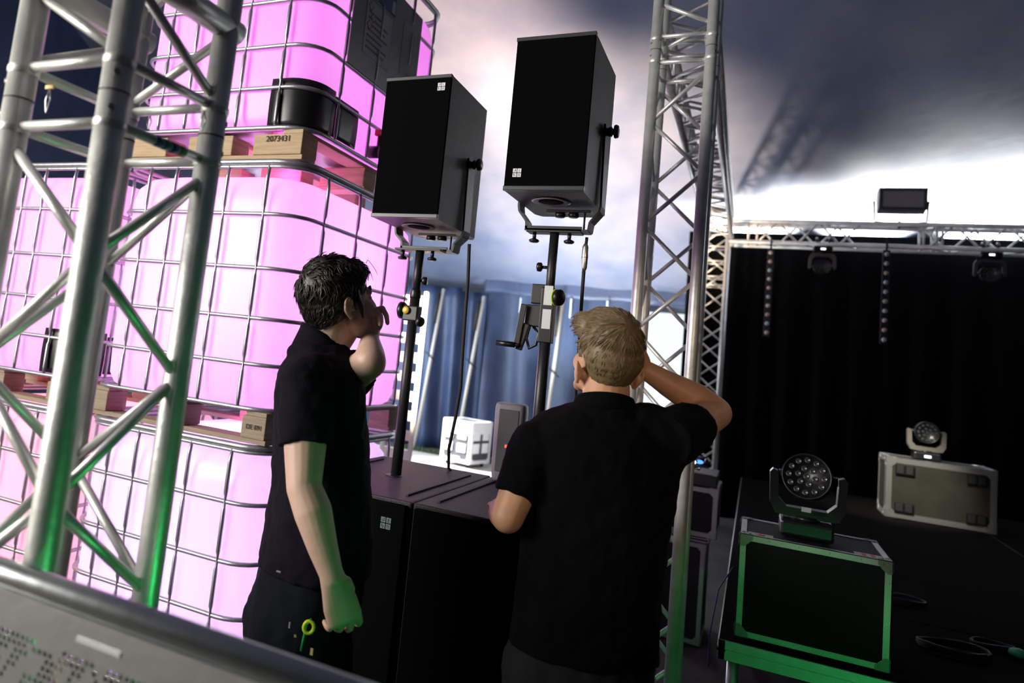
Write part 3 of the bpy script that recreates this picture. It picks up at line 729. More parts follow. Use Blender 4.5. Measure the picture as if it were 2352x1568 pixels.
FP = mat('scuffed_grey_panel', (.035, .034, .024), .5, noise=(5, .6, (1, 1, 1), (.022, .021, .015)))
bc = flight_case(1.14, 1.975, 8.22, 8.66, SZ+.005, 1.10, 'silver-edged flight case lying on its side at the rear of the stage', edge=mat('bright_aluminium', (.74, .74, .71), .35, .9), panel=FP, ew=.05, ball=.04)
for sx in (-1, 1):
    for z in (.10, .44):
        B().box2((sx*.27-.075, -.235, z-.045), (sx*.27+.075, -.222, z+.045), bev=.003).build('wheel_dish', BPLA, bc)
        for k in (-1, 1): B().box2((sx*.27+k*.036-.028, -.240, z-.035), (sx*.27+k*.036+.028, -.234, z+.035), bev=.004).build('wheel_cup', RUB, bc)
GY = mat('grey_yoke', (.14, .125, .11), .5)
moving_head((1.475, 8.40, 1.105), .20, 'grey-armed moving light on the silver flight case at the rear of the stage', yokecol=GY, lit=((1, 1, 1), 2.4))
lampb = lamp('rear_spot', 'SPOT', (.5, 6.4, 3.1), 800, (1, .95, .80), aim=(1.2, 8.3, .9), size=.08, angle=26, blend=.8)
for i, (x, lab) in enumerate(((.597, 'moving light hanging from the rear truss beam, between the two pixel strips'), (2.065, 'moving light hanging from the rear truss beam, farthest to the right'))):
    o = moving_head((x, RY, 3.19), .175, lab, hang=True, yokecol=GY if i == 0 else mat('dark_yoke', (.05, .045, .045), .5), lit=((.45, .6, 1), 3.0), group='moving lights on the rear truss')
    for k in (-.06, .06): B().box2((k-.012, -.012, 0), (k+.012, .012, .06)).tube([(k, -.04, .05), (k, -.035, .09), (k, 0, .10), (k, .03, .08)], .012, 8).build('truss_clamp', BPLA, o)
PXL = [mat('pixel_lens%d' % k, c, .25) for k, c in enumerate(((.62, .55, .50), (.55, .56, .60), (.60, .42, .36)))]
for i, ((x, y), (x1, y1), lab) in enumerate((((1778, 572), (1760, 773), 'vertical strip of round pixels hanging from the rear truss, nearest the rear tower'), ((2046, 575), (2029, 790), 'vertical strip of round pixels hanging from the rear truss, under the floodlight'))):
    a = atY(x, y, 8.97); b = atY(x1, y1, 8.97); e = thing('pixel_strip', b, lab, 'led strip', 'pixel strips on the rear truss')
    a = V((b.x, a.y, a.z))
    B().box2((-.034, -.02, 0), (.034, .03, (a-b).length), bev=.004).build('housing', BMET, e)
    Lh = (a-b).length
    for k in range(10):
        B().lathe([(.021, 0), (.023, .004), (.014, .012), (.004, .014)], (0, -.02, .045+(Lh-.09)*k/9), -Y, 12).build('pixel', PXL[(k*7+i) % 3], e)
    B().box2((-.01, -.005, Lh), (.01, .005, Lh+.13)).build('hanger', RUB, e)
# flood light on top of the beam
e = thing('floodlight', (1.315, 9.10, 3.50), 'broad grey floodlight standing on top of the rear truss beam', 'floodlight')
b = B(); w = .215
b.prism([(-.06, .13), (.06, .11), (.09, .30), (.07, .35), (-.10, .35)], -w, w, (0, 0, 0), Y, Z, X)
fl = b.build('housing', mat('flood_grey', (.05, .05, .055), .5), e)
b = B()
b.box2((-w, -.115, .125), (w, -.095, .145)).box2((-w, -.135, .325), (w, -.115, .352)).box2((-w, -.13, .13), (-w+.03, -.10, .35)).box2((w-.03, -.13, .13), (w, -.10, .35)).build('door_frame', mat('flood_dark', (.03, .03, .035), .5), e)
B().box2((-w+.03, -.112, .15), (w-.03, -.100, .325)).build('glass', mat('flood_glass', (.50, .46, .52), .15, .6), e)
B().tube([(-w-.03, 0, .22), (-w-.02, 0, .02), (-.15, 0, 0), (.15, 0, 0), (w+.02, 0, .02), (w+.03, 0, .22)], .010, 8).build('bracket', BMET, e)
for sx in (-1, 1): B().lathe([(.018, 0), (.022, .012), (.014, .02)], (sx*(w+.02), 0, .22), (sx, 0, 0), 12).build('bracket_knob', BPLA, e)
B().box2((-.02, -.08, -.04), (.24, .04, -.02)).box2((-.02, -.02, -.06), (.0, .02, .02)).build('ballast_plate', BMET, e)
# loose cable loops over the beam
for k, (x, w_, hh) in enumerate(((.20, .12, .09), (.72, .10, .07), (1.75, .18, .05))):
    cbp = [V((x+w_*i/8, 9.0, 3.49+hh*math.sin(PI*i/8))) for i in range(9)]
    o = B().tube(cbp, .004, 6).build('cable_loop', RUB); tag(o, ('thin cable loop over the rear beam next to the near pixel strip', 'thin cable loop over the rear beam left of the floodlight', 'thin cable loop over the rear beam right of the floodlight')[k], 'cable')
# ------------------------------------------------------------------ amp racks behind the side tower
PUR = mat('rack_edge', (.30, .29, .30), .4, .8)
flight_case(-.56, -.165, 5.0, 5.45, .66, .96, 'upper black rack case with pale edges, behind the stage side tower', edge=PUR, ew=.03)
flight_case(-.62, -.22, 5.02, 5.5, .02, .62, 'tall lower rack case standing under the upper one behind the side tower', edge=PUR, ew=.028)
rk = flight_case(-.60, -.20, 5.02, 5.46, .625, .655, 'thin rack lid lying between the two rack cases', edge=PUR, ew=.010, corners=None)
e = thing('dimmer_unit', (-.33, 5.2, .965), 'black dimmer unit with a tangle of cables on the upper rack case', 'dimmer')
B().box2((-.20, -.18, 0), (.15, .2, .07), bev=.004).build('housing', BPLA, e)
B().box2((-.03, -.183, .072), (.12, -.12, .078)).build('paper_label', mat('rack_paper', (.20, .20, .12), .6), e)
B().box((-.06, -.13, .10), (.05, .002, .06), Matrix.Rotation(.5, 3, 'X')).build('paper_tag', mat('rack_tag', (.25, .25, .12), .6), e)
bb = B()
for k in range(5):
    a = [V((random.uniform(-.02, .12), random.uniform(-.14, .02), .08+random.uniform(0, .09))) for _ in range(5)]
    bb.tube(a, .006, 6)
bb.build('cables', BPLA, e)
B().ell((.04, -.10, .135), (.022, .012, .012)).build('blue_indicator', mat('blue_led', (.02, .1, .9), .3, emit=(.05, .22, 1), es=3), e)
B().ell((.012, -.112, .13), (.009, .007, .010)).build('white_indicator', mat('white_led', (.7, .8, 1), .3, emit=(.8, .9, 1), es=2), e)
e = tag(B().box2((-.556, 5.41, .962), (-.496, 5.43, 1.17)).build('paper_sheet', mat('lilac_sheet', (.45, .28, .45), .7)), 'lilac sheet standing behind the dimmer unit', 'paper')
# cable coils on deck
def coil(c, r, n, lab, col=RUB, s=.008):
    c = V(c); pts = []
    for i in range(n*14): a = 2*PI*i/14; rr = r*(1+.12*math.sin(i*.9)); pts.append(c+V((rr*math.cos(a), rr*.6*math.sin(a), s+.006+.004*(i//14)+.004*math.sin(i))))
    o = B().tube(pts, s, 6).build('cable_coil', col); tag(o, lab, 'cable')
coil(atZ(2075, 1385, SZ), .10, 4, 'black cable coil on the stage deck right of the near flight case')
coil(atZ(2190, 1500, SZ), .13, 5, 'black cable coil on the stage deck near the lower right corner')
coil(atZ(2280, 1490, SZ), .08, 3, 'small cable coil farthest right on the stage deck')
o = B().tube([atZ(2325, 1497, SZ+.02), atZ(2340, 1500, SZ+.03), atZ(2360, 1507, SZ+.02)], [.018, .022, .018], 12).build('green_plug', mat('green_plug', (.03, .32, .18), .5)); tag(o, 'green cable plug on the deck at the right edge', 'plug')
o = B().tube([V((-.045, 3.75, .80)), V((-.10, 3.72, .70)), V((-.125, 3.70, .50)), V((-.13, 3.9, .3))], .003, 6).build('blue_cable', mat('blue_cable', (.03, .02, .2), .5)); tag(o, 'thin blue cable hanging at the left side of the near flight case', 'cable')
# ------------------------------------------------------------------ behind, in the daylight
WHITEM = mat('white_lacquer', (.80, .82, .85), .5)
# white case with black panels
cx0, cx1, cy0 = -4.10, -3.60, 10.15
e = flight_case(-4.02, -3.50, 10.0, 10.52, .072, .66, 'white-edged flight case in the daylight before the blue back wall', edge=WHITEM, panel=mat('case_charcoal', (.05, .055, .065), .6), ew=.05, ball=.035, rz=math.radians(-14))
for z in (.33, .15):
    for x in (-.13, .10):
        B().box2((x-.075, -.272, z), (x+.075, -.262, z+.12 if z < .3 else z+.18), bev=.005).build('latch_dish', WHITEM, e)
        B().box2((x-.05, -.277, z+.05), (x+.05, -.271, z+.075)).build('latch_slot', mat('case_charcoal', (.05, .055, .065), .6), e)
        B().box2((.262, x-.08, z), (.270, x+.08, z+.14), bev=.004).build('latch_dish', WHITEM, e)
B().box2((-.25, -.266, .40), (.25, -.261, .56)).build('header_plate', WHITEM, e)
B().box2((.258, -.24, .42), (.266, .24, .57)).build('header_plate', WHITEM, e)
ltr = B().lathe([(.022, 0), (.022, .002)], (-.07, -.261, .065), -Y, 14).build('case_lettering', WHITEM, e)
for k in range(4): B().box2((-.03+k*.03, -.264, .045), (-.006+k*.03, -.261, .085)).build('letter_block', WHITEM, ltr)
for sx in (-1, 1):
    for sy in (-1, 1): B().tube([(sx*.18-.015, sy*.18, -.03), (sx*.18+.015, sy*.18, -.03)], .0295, 16).build('wheel', RUB, e)
# small rounded party loudspeaker at the rear edge of the right subwoofer
e = thing('party_speaker', (-.885, 2.915, SUBZ+.001), 'small upright rounded loudspeaker with red badge at the rear edge of the subwoofer top', 'loudspeaker', rz=math.radians(6))
P_ = rrect(.062, .050, .022, 6); secs = []
for z, k in ((0, .80), (.012, .86), (.05, .94), (.28, 1), (.30, .97), (.308, .9)): secs.append([V((x*k, y*k, z)) for x, y in P_])
nn_ = len(P_); b = B(); b.add([v for q in secs for v in q], [(i*nn_+k, i*nn_+(k+1) % nn_, (i+1)*nn_+(k+1) % nn_, (i+1)*nn_+k) for i in range(len(secs)-1) for k in range(nn_)]+[tuple(range(nn_))[::-1], tuple((len(secs)-1)*nn_+k for k in range(nn_))], True)
b.build('cabinet', mat('pa_cabinet', (.17, .16, .19), .5), e)
B().box2((-.040, -.0525, .04), (.040, -.048, .285), bev=.002).build('grille', mat('pa_grille', (.06, .055, .065), .6), e)
B().box2((-.006, -.0545, .135), (.006, -.0515, .147)).build('red_badge', mat('badge_red', (.85, .12, .06), .5, emit=(1, .15, .08), es=.8), e)

# white lattice panel right behind the tanks
a = atY(952, 640, 6.2); e = thing('lattice_panel', (a.x, 6.2, 0), 'white slotted panel standing upright behind the tank stack', 'panel')
b = B(); w = .16
b.box2((-w, -.02, 0), (-w+.03, .02, 2.15)).box2((w-.03, -.02, 0), (w, .02, 2.15))
b.build('side_rail', WHITEM, e)
for k in range(12): B().box2((-w+.03, -.012, .06+k*.178), (w-.03, .012, .15+k*.178)).build('slat', WHITEM, e)
# weeds and pale boards on the ground
GR = mat('weeds', (.06, .11, .03), .8)
b = B()
for k in range(420):
    x = random.uniform(-5.1, -3.1); y = random.uniform(10.78, 11.05); h_ = random.uniform(.02, .09)
    a = random.uniform(0, 6.28); d = V((math.cos(a), math.sin(a), 0))*.01; l = V((random.uniform(-.03, .03), random.uniform(-.03, .03), h_))
    b.add([V((x, y, 0))-d, V((x, y, 0))+d, V((x, y, 0))+l], [(0, 1, 2)])
tag(b.build('weeds', GR), 'green weeds growing along the foot of the blue wall', 'weeds', kind='stuff')
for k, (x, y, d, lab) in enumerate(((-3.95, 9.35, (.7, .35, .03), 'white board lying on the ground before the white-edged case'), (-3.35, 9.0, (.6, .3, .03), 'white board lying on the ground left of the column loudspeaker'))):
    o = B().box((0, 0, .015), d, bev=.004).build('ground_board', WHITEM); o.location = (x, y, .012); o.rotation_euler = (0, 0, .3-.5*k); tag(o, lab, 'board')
# ------------------------------------------------------------------ people
def blob(b, name, m, parent, origin, vox=.005, smooth=6, disp=None):
    o = b.build(name, m, parent, origin)
    r = o.modifiers.new('remesh', 'REMESH'); r.mode = 'VOXEL'; r.voxel_size = vox; r.use_smooth_shade = True
    if smooth: s = o.modifiers.new('smooth', 'SMOOTH'); s.factor = .5; s.iterations = smooth
    if disp:
        tx = bpy.data.textures.new(name+'_folds', 'CLOUDS'); tx.noise_scale = disp[0]; tx.noise_depth = 2
        d = o.modifiers.new('folds', 'DISPLACE'); d.texture = tx; d.strength = disp[1]; d.mid_level = .5; d.texture_coords = 'LOCAL'
    return o
def skin(name, col):
    m = mat(name, col, .5, noise=(18, .8, (1, 1, 1), tuple(c*.86 for c in col)), bump=(350, .06, (1, 1, 1)))
    b = m.node_tree.nodes['Principled BSDF']; b.inputs['Subsurface Weight'].default_value = .12; b.inputs['Subsurface Radius'].default_value = (.02, .008, .005); b.inputs['Subsurface Scale'].default_value = .5
    return m
SK1 = skin('skin_pale', (.60, .39, .31)); SK2 = skin('skin_tanned', (.62, .35, .21))
HB = mat('dark_brown_hair', (.022, .012, .010), .5); HF = mat('ash_blond_hair', (.17, .125, .065), .5)
SH1 = mat('tank_tinted_polo', (.0055, .0045, .0085), .95, bump=(300, .2, (1, 1, 1)), spec=.12); SH2 = mat('black_polo', (.0022, .0022, .003), .95, bump=(300, .2, (1, 1, 1)), spec=.1)  # dark-haired man's polo: slight purple of the tank light put into its black
TR1 = mat('dark_work_trousers', (.004, .005, .009), .95, spec=.15); TR2 = mat('dark_green_grey_trousers', (.012, .015, .014), .95, spec=.15)
def head_prims(b, o, f, s=1.0, tilt=0, edz=0):
    """o: eye-level centre; f: facing; returns a local->world function"""
    f = V(f).normalized(); r = f.cross(Z).normalized(); u = r.cross(f).normalized()
    T = Matrix.Rotation(tilt, 3, r); f = T @ f; u = T @ u; R = Matrix((r, f, u)).transposed()
    L = lambda x, y, z: V(o)+R @ V((x, y, z))*s
    E_ = lambda c, rad, **k: b.ell(L(*c), [q*s for q in rad], R, **k)
    C = lambda p, q, r0, r1=None: b.cap(L(*p), L(*q), r0*s, (r1 or r0)*s, 14)
    E_((0, -.018, .030), (.074, .094, .084)); E_((0, .020, .022), (.066, .070, .078)); E_((0, .022, -.030), (.062, .064, .070))
    for sx in (-1, 1):
        C((sx*.056, -.010, -.045), (sx*.040, .055, -.090), .017, .019)     # jaw line
        C((sx*.040, .055, -.090), (0, .076, -.102), .018, .018)
        E_((sx*.040, .062, -.030), (.026, .026, .030))                       # cheek
        C((sx*.012, .086, .024), (sx*.046, .074, .020), .011, .009)         # brow
        E_((sx*.030, .078, .002), (.016, .010, .011))                        # lids
        E_((sx*.013, .100, -.036), (.009, .011, .008))                       # nostril
        # ear: rim, lobe, bowl
        P = [(sx*.076, .010, .004), (sx*.082, .002, .018), (sx*.087, -.010, .025), (sx*.090, -.022, .016), (sx*.088, -.024, -.002), (sx*.081, -.015, -.020), (sx*.077, -.004, -.031), (sx*.075, .004, -.026)]
        b.tube([L(p[0], p[1]-.018, p[2]+edz) for p in P], [.004*s, .0045*s, .005*s, .005*s, .005*s, .005*s, .007*s, .005*s], 10)
        E_((sx*.078, -.028, -.004+edz), (.006, .014, .022)); C((sx*.074, -.008, -.006+edz), (sx*.079, -.010, -.012+edz), .005)
        E_((sx*.048, .020, -.048), (.022, .042, .046))
    E_((0, .050, -.060), (.038, .036, .036))
    C((0, .090, .016), (0, .112, -.028), .0085, .012); E_((0, .114, -.031), (.012, .011, .010))
    C((-.018, .088, -.056), (.018, .088, -.056), .0075); C((-.016, .088, -.067), (.016, .088, -.067), .0085)
    E_((0, .080, -.098), (.019, .017, .016))
    return L, R
from mathutils.bvhtree import BVHTree
def hair(name, hb, L, R, m, parent, origin, region, comb, n, ln, th, seed, lift=.5, curl=0):
    """short tapering locks rooted on the surface of the hair mass hb"""
    bv = BVHTree.FromPolygons([tuple(v) for v in hb.v], hb.f); c0 = L(0, -.015, .02)
    rnd = random.Random(seed); b = B(); cnt = 0
    while cnt < n:
        w = rnd.uniform(0, 2*PI); zz = rnd.uniform(-1, 1); c = math.sqrt(1-zz*zz)
        d = V((c*math.cos(w), c*math.sin(w), zz))
        if not region(d): continue
        cnt += 1
        dw = R @ d; hit, nn, _, _ = bv.ray_cast(c0+dw*.4, -dw)
        if hit is None: continue
        if nn.dot(dw) < 0: nn = -nn
        g = R @ V(comb(d)); g = (g-nn*g.dot(nn)).normalized(); side = nn.cross(g)
        l = ln(d)*rnd.uniform(.7, 1.2); q = hit-nn*.003; pts = []
        dirn = (g+nn*lift*rnd.uniform(.5, 1.4)+side*rnd.uniform(-.35, .35)).normalized(); ph = rnd.uniform(0, 6)
        for k in range(5):
            pts.append(q.copy()); q = q+dirn*(l/4)
            dirn = (dirn+g*.35-nn*.24+side*curl*math.sin(ph+k*1.7)).normalized()
        t = th*rnd.uniform(.7, 1.3)
        b.tube(pts, [t*.9, t, t*.95, t*.7, t*.15], 4, cap=False, flat=.5)
    return b.build(name, m, parent, origin)
def hand(b, wrist, palm_dir, palm_n, side, s=1.0, curl=(.5, .5, .55, .6), thumb=.4, spread=.05, tsp=.62):
    """wrist -> palm -> four fingers and thumb. palm_n: direction the palm faces; side: direction of the thumb"""
    d = V(palm_dir).normalized(); n = V(palm_n); n = (n-d*n.dot(d)).normalized(); t = V(side); t = (t-d*t.dot(d)-n*t.dot(n)).normalized()
    w = V(wrist); R = Matrix((t, n, d)).transposed()
    b.loft([(w-d*.01, t*.027*s, n*.019*s), (w+d*.02*s, t*.032*s, n*.018*s), (w+d*.055*s, t*.040*s, n*.016*s), (w+d*.090*s, t*.041*s, n*.014*s), (w+d*.098*s, t*.034*s, n*.010*s)], 18)
    b.ell(w+d*.035*s+t*.022*s+n*.008*s, (.018*s, .014*s, .030*s), R)
    L_ = (.074, .082, .076, .060)
    for i in range(4):
        base = w+d*(.088-.004*abs(i-1))*s+t*(.030-.020*i)*s
        dr = (d+t*(spread*(1.5-i))).normalized(); p = base-d*.012*s; a = curl[i]; seg = L_[i]*s
        pts = [p, base]; ang = a*.5
        for k, fr in enumerate((.46, .30, .26)):
            ang += a*(.6, 1.0, .7)[k]
            v = dr*math.cos(ang)+n*math.sin(ang); pts.append(pts[-1]+v*seg*fr)
        r = (.0098, .0098, .0088, .0082, .0070) if i < 3 else (.0088, .0088, .0078, .0072, .0062)
        for (p0, p1, r0, r1) in zip(pts[:-1], pts[1:], r[:-1], r[1:]): b.cap(p0, p1, r0*s, r1*s, 10)
    p0 = w+d*.020*s+t*.026*s; v = (d*.70+t*tsp+n*thumb).normalized(); p1 = p0+v*.040*s; v2 = (d*.95+t*(tsp-.42)+n*thumb*1.3).normalized(); p2 = p1+v2*.034*s; p3 = p2+v2*.026*s
    b.cap(p0, p1, .0135*s, .011*s, 10); b.cap(p1, p2, .0108*s, .0095*s, 10); b.cap(p2, p3, .0095*s, .0078*s, 10)
def limb(b, pts, n=22):
    """pts: (centre, radius[, flat]) loft along a path with round ends"""
    for (p, r), (q, s) in zip(pts[:-1], pts[1:]): b.cap(p, q, r, s, n)

# ---------------- dark haired man, hand at his mouth
e1 = thing('person', (-1.10, 1.72, 0), 'dark-haired man in a dark polo shirt, in profile, holding one hand to his mouth', 'person'); o1 = (-1.10, 1.72, 0)
vd = V((-.524, .852, 0)); ir = V((.852, .524, 0))            # view direction and image right at his place
tf = (ir*.97+vd*.22).normalized(); tr = tf.cross(Z)           # torso facing, his right (towards us)
def TL(secs, f=tf, r=tr, b=None, n=40):
    b.loft([(c, r*a, f*q) for c, a, q in secs], n)
b = B()
hf = (ir*.83+vd*.56).normalized(); ho = K(780, 698, 2.05)
L1, R1 = head_prims(b, ho, hf, 1.0, math.radians(18))
nb = K(738, 800, 2.05)
b.cap(L1(0, -.030, -.045), nb+V((0, 0, -.02)), .056, .064); b.cap(L1(0, .015, -.06), nb+tf*.02, .045, .052)
# inner torso
TL([(K(738, 815, 2.05), .09, .06), (K(738, 860, 2.05), .16, .08), (K(738, 950, 2.05), .17, .09), (K(732, 1150, 2.05), .15, .10), (K(715, 1330, 2.05), .15, .10)], b=b)
# right arm hanging
RS_, RE, RW = K(705, 900, 1.87), K(698, 1118, 1.80), K(764, 1328, 1.74)
b.cap(RS_, RS_.lerp(RE, .5), .056, .055); b.cap(RS_.lerp(RE, .5), RE, .054, .042)
m1 = RE.lerp(RW, .28)+V((.004, 0, 0)); b.cap(RE, m1, .042, .0455); b.cap(m1, RE.lerp(RW, .65), .0455, .036); b.cap(RE.lerp(RW, .65), RW, .036, .0265)
hd_ = (K(786, 1400, 1.74)-RW).normalized()
hand(b, RW, hd_, (ir*-.35+vd*.9), ir*.9+vd*.35, 1.06, curl=(.50, .58, .66, .74), thumb=.75, spread=.09, tsp=.34)
# left arm raised
LS, LE, LW = K(778, 884, 2.20), K(850, 832, 1.93), K(850, 782, 2.06)
b.cap(LS, LS.lerp(LE, .5), .055, .050); b.cap(LS.lerp(LE, .5), LE, .050, .043)
m2 = LE.lerp(LW, .35); b.cap(LE, m2, .043, .040); b.cap(m2, LW, .040, .027)
hand(b, LW, (V((0, 0, 1))*.72+vd*.30+ir*.10), (-ir*.9+vd*.2), (vd*1.0), .80, curl=(1.3, 1.3, 1.3, 1.3), thumb=.7, spread=.04)
# two fingers pointing out past the face
b.ell(K(865, 738, 2.07), (.020, .022, .034)); b.cap(LW, K(858, 745, 2.07), .026, .020)
for k, (p0, p, q) in enumerate(((K(852, 722, 2.05), K(865, 713, 2.035), K(873, 745, 2.005)), (K(860, 712, 2.07), K(879, 708, 2.055), K(890, 742, 2.03)))):
    mid = p.lerp(q, .5)+ir*.004; b.cap(p0, p, .0088, .0086, 10); b.cap(p, mid, .0082, .0078, 10); b.cap(mid, q, .0078, .0066, 10)
body1 = blob(b, 'body', SK1, e1, o1, .0036, 3)
# hair
def reg1(d): return (d.z > .30 and d.y < .85) or (d.z > -.72 and d.y < -.35) or (d.z > .0 and d.y < .35)
hb = B(); hb.ell(L1(0, -.022, .042), (.083, .100, .098), R1); hb.ell(L1(0, -.045, .008), (.074, .070, .070), R1)
hb.ell(L1(0, .030, .078), (.062, .062, .044), R1); hb.ell(L1(0, -.070, -.012), (.056, .038, .046), R1)
for sx in (-1, 1): hb.cap(L1(sx*.068, .012, .035), L1(sx*.070, .018, -.008), .014, .008)
hcap = blob(hb, 'hair', HB, e1, o1, .005, 3, disp=(.012, .005))
def comb1(d):
    t = min(1, max(0, (d.z-.25)/.55)); t = t*t*(3-2*t)
    return V((d.x*.2, -.45, -.7))*(1-t)+V((.5*d.x+.25+.5*math.sin(d.y*9), .35+.5*math.sin(d.x*11), -.1))*t
hair('hair_locks', hb, L1, R1, HB, hcap, o1, reg1, comb1, 4200, lambda d: .036 if d.z > .3 else .024, .0024, 3, lift=.40, curl=.55)
# flyaway locks at the forehead
fb = B(); rnd = random.Random(5)
for k in range(9):
    p = V((rnd.uniform(-.03, .05), .075+rnd.uniform(-.02, .006), .092+rnd.uniform(-.01, .012))); pts = []
    for i in range(7): pts.append(L1(*(p+V((.004*math.sin(i*1.3+k), .006*i*(1 if k % 2 else .7), .012*math.sin(i*.7)-.002*i*i*.4))))) 
    fb.tube(pts, [.0009]*6+[.0004], 5)
fb.build('flyaway_locks', HB, hcap, o1)
# eyes, brows, ear piece
for sx in (-1, 1):
    ey = B().ell(L1(sx*.030, .079, .002), .0105, n=14, m=10).build('eye', mat('eye_white', (.7, .68, .66), .2), e1, o1)
    B().ell(L1(sx*.030, .0865, .002), (.005, .0038, .005), R1, 12, 8).build('iris', mat('iris_brown', (.03, .015, .01), .15), ey, o1)
    B().tube([L1(sx*.014, .094, .027), L1(sx*.030, .091, .033), L1(sx*.050, .078, .026)], [.003, .0042, .002], 8).build('eyebrow', HB, e1, o1)
B().tube([L1(.086, .006, .016), L1(.090, .008, -.004), L1(.084, .012, -.026), L1(.080, .016, -.040)], [.0035, .0055, .0045, .0025], 10).build('earpiece', RUB, e1, o1)
stb = B().ell(L1(0, .052, -.066), (.0415, .0405, .0385), R1)
# polo shirt
s = B()
TL([(K(741, 800, 2.05), .075, .072), (K(739, 818, 2.05), .115, .090), (K(739, 838, 2.05), .165, .104), (K(737, 868, 2.05), .198, .116), (K(735, 910, 2.05), .205, .122), (K(737, 1000, 2.05), .200, .126),
    (K(738, 1100, 2.05), .188, .133), (K(734, 1200, 2.05), .186, .143), (K(724, 1300, 2.05), .190, .152)], b=s)
s.ell(K(742, 850, 2.0), (.10, .10, .06)); s.ell(K(733, 812, 2.04), (.092, .092, .045)); s.cap(K(706, 872, 1.885), K(722, 880, 1.98), .070, .085); s.cap(K(704, 905, 1.88), K(722, 930, 1.96), .068, .085); s.cap(K(762, 868, 2.17), K(756, 880, 2.1), .064, .075)
ax = (RE-RS_).normalized(); e_ = RS_.lerp(RE, .585)
u1 = ax.cross(vd).normalized(); u2 = ax.cross(u1)
s.loft([(RS_-ax*.01, u1*.066, u2*.062), (RS_.lerp(RE, .25), u1*.071, u2*.066), (RS_.lerp(RE, .45), u1*.069, u2*.064), (e_, u1*.068, u2*.063)], 30)
ax = (LE-LS).normalized(); u1 = ax.cross(Z).normalized(); u2 = ax.cross(u1)
s.loft([(LS-ax*.03, u1*.062, u2*.068), (LS.lerp(LE, .3), u1*.064, u2*.070), (LS.lerp(LE, .56), u1*.062, u2*.068)], 30)
sh = blob(s, 'polo_shirt', SH1, e1, o1, .006, 5, disp=(.075, .018))
cl = B(); c0, c1 = K(741, 802, 2.05), K(746, 764, 2.05)
n_ = 30; ct = (c1-c0).normalized()
def cring(c, a, q, dz): return [c+tr*(a*math.cos(2*PI*k/n_))+tf*(q*math.sin(2*PI*k/n_))+V((0, 0, dz*-math.sin(2*PI*k/n_))) for k in range(n_)]
vs = cring(c0+V((0, 0, -.022)), .088, .088, .024)+cring(c0.lerp(c1, .5), .069, .071, .028)+cring(c1+V((0, 0, -.008)), .064, .068, .030)
cl.add(vs, [(i*n_+k, i*n_+(k+1) % n_, (i+1)*n_+(k+1) % n_, (i+1)*n_+k) for i in range(2) for k in range(n_)], True)
c_o = cl.build('collar', SH1, sh, o1); c_o.modifiers.new('t', 'SOLIDIFY').thickness = .005
# trousers, shoes
t = B(); G = lambda x, d, z: V((K(x, 1300, d).x, K(x, 1300, d).y, z))
hipc = K(716, 1300, 2.05); hz_ = hipc.z
gx, gy = hipc.x, hipc.y
TL([(V((gx, gy, hz_+.06)), .172, .128), (V((gx, gy, hz_-.03)), .180, .140), (V((gx-.012, gy-.01, hz_-.12)), .184, .148), (V((gx-.012, gy-.01, hz_-.2)), .178, .140)], b=t)
for sgn, fx in ((1, .05), (-1, -.06)):
    hp = V((gx, gy, hz_-.15))+tr*sgn*.085; kn = V((gx, gy, .52))+tr*sgn*.10+tf*(fx*.5+.01); an = V((gx, gy, .06))+tr*sgn*.11+tf*fx
    t.loft([(hp, tr*.098, tf*.112), (hp.lerp(kn, .5), tr*.090, tf*.098), (kn, tr*.072, tf*.080), (kn.lerp(an, .5), tr*.070, tf*.078), (an, tr*.066, tf*.076)], 26)
tro = blob(t, 'trousers', TR1, e1, o1, .0075, 4, disp=(.09, .022))
for sgn, fx in ((1, .05), (-1, -.06)):
    an = V((gx, gy, 0))+tr*sgn*.11+tf*fx
    sb = B(); sb.ell(an+tf*.07+V((0, 0, .045)), (.05, .05, .04)); sb.cap(an+V((0, 0, .045)), an+tf*.15+V((0, 0, .035)), .044, .036); sb.box(an+tf*.05+V((0, 0, .012)), (.10, .26, .022), Matrix((tr, tf, Z)).transposed())
    blob(sb, 'shoe', RUB, e1, o1, .007, 3)
pk = B(); pk.box(K(640, 1312, 1.86), (.012, .002, .004)); pk.box(K(665, 1435, 1.86), (.004, .002, .014)); pk.box(K(678, 1460, 1.86), (.006, .002, .006))
pk.build('trouser_rivets', mat('dull_brass', (.35, .36, .25), .4, .7), tro, o1)
kc = K(709, 1440, 1.83)
e = thing('key_clip', kc, 'small yellow-green clip hanging at the dark-haired man\'s thigh pocket', 'key clip')
YG = mat('lime_plastic', (.55, .62, .02), .5)
B().tube([kc+ir*(.012*math.cos(a))+Z*(.014*math.sin(a)) for a in [2*PI*k/14 for k in range(14)]], .0042, 8, closed=True).build('ring', YG, e, kc)
B().tube([kc+Z*.02+ir*.004, kc+Z*.005-ir*.006, kc-Z*.03-ir*.010, kc-Z*.055-ir*.012], .0025, 6).build('carabiner', mat('green_metal', (.03, .5, .15), .3, .5), e, kc)
B().box(kc-Z*.055+ir*.014, (.008, .003, .016), bev=.001).build('key_tag', mat('tan_tag', (.4, .3, .12), .6), e, kc)

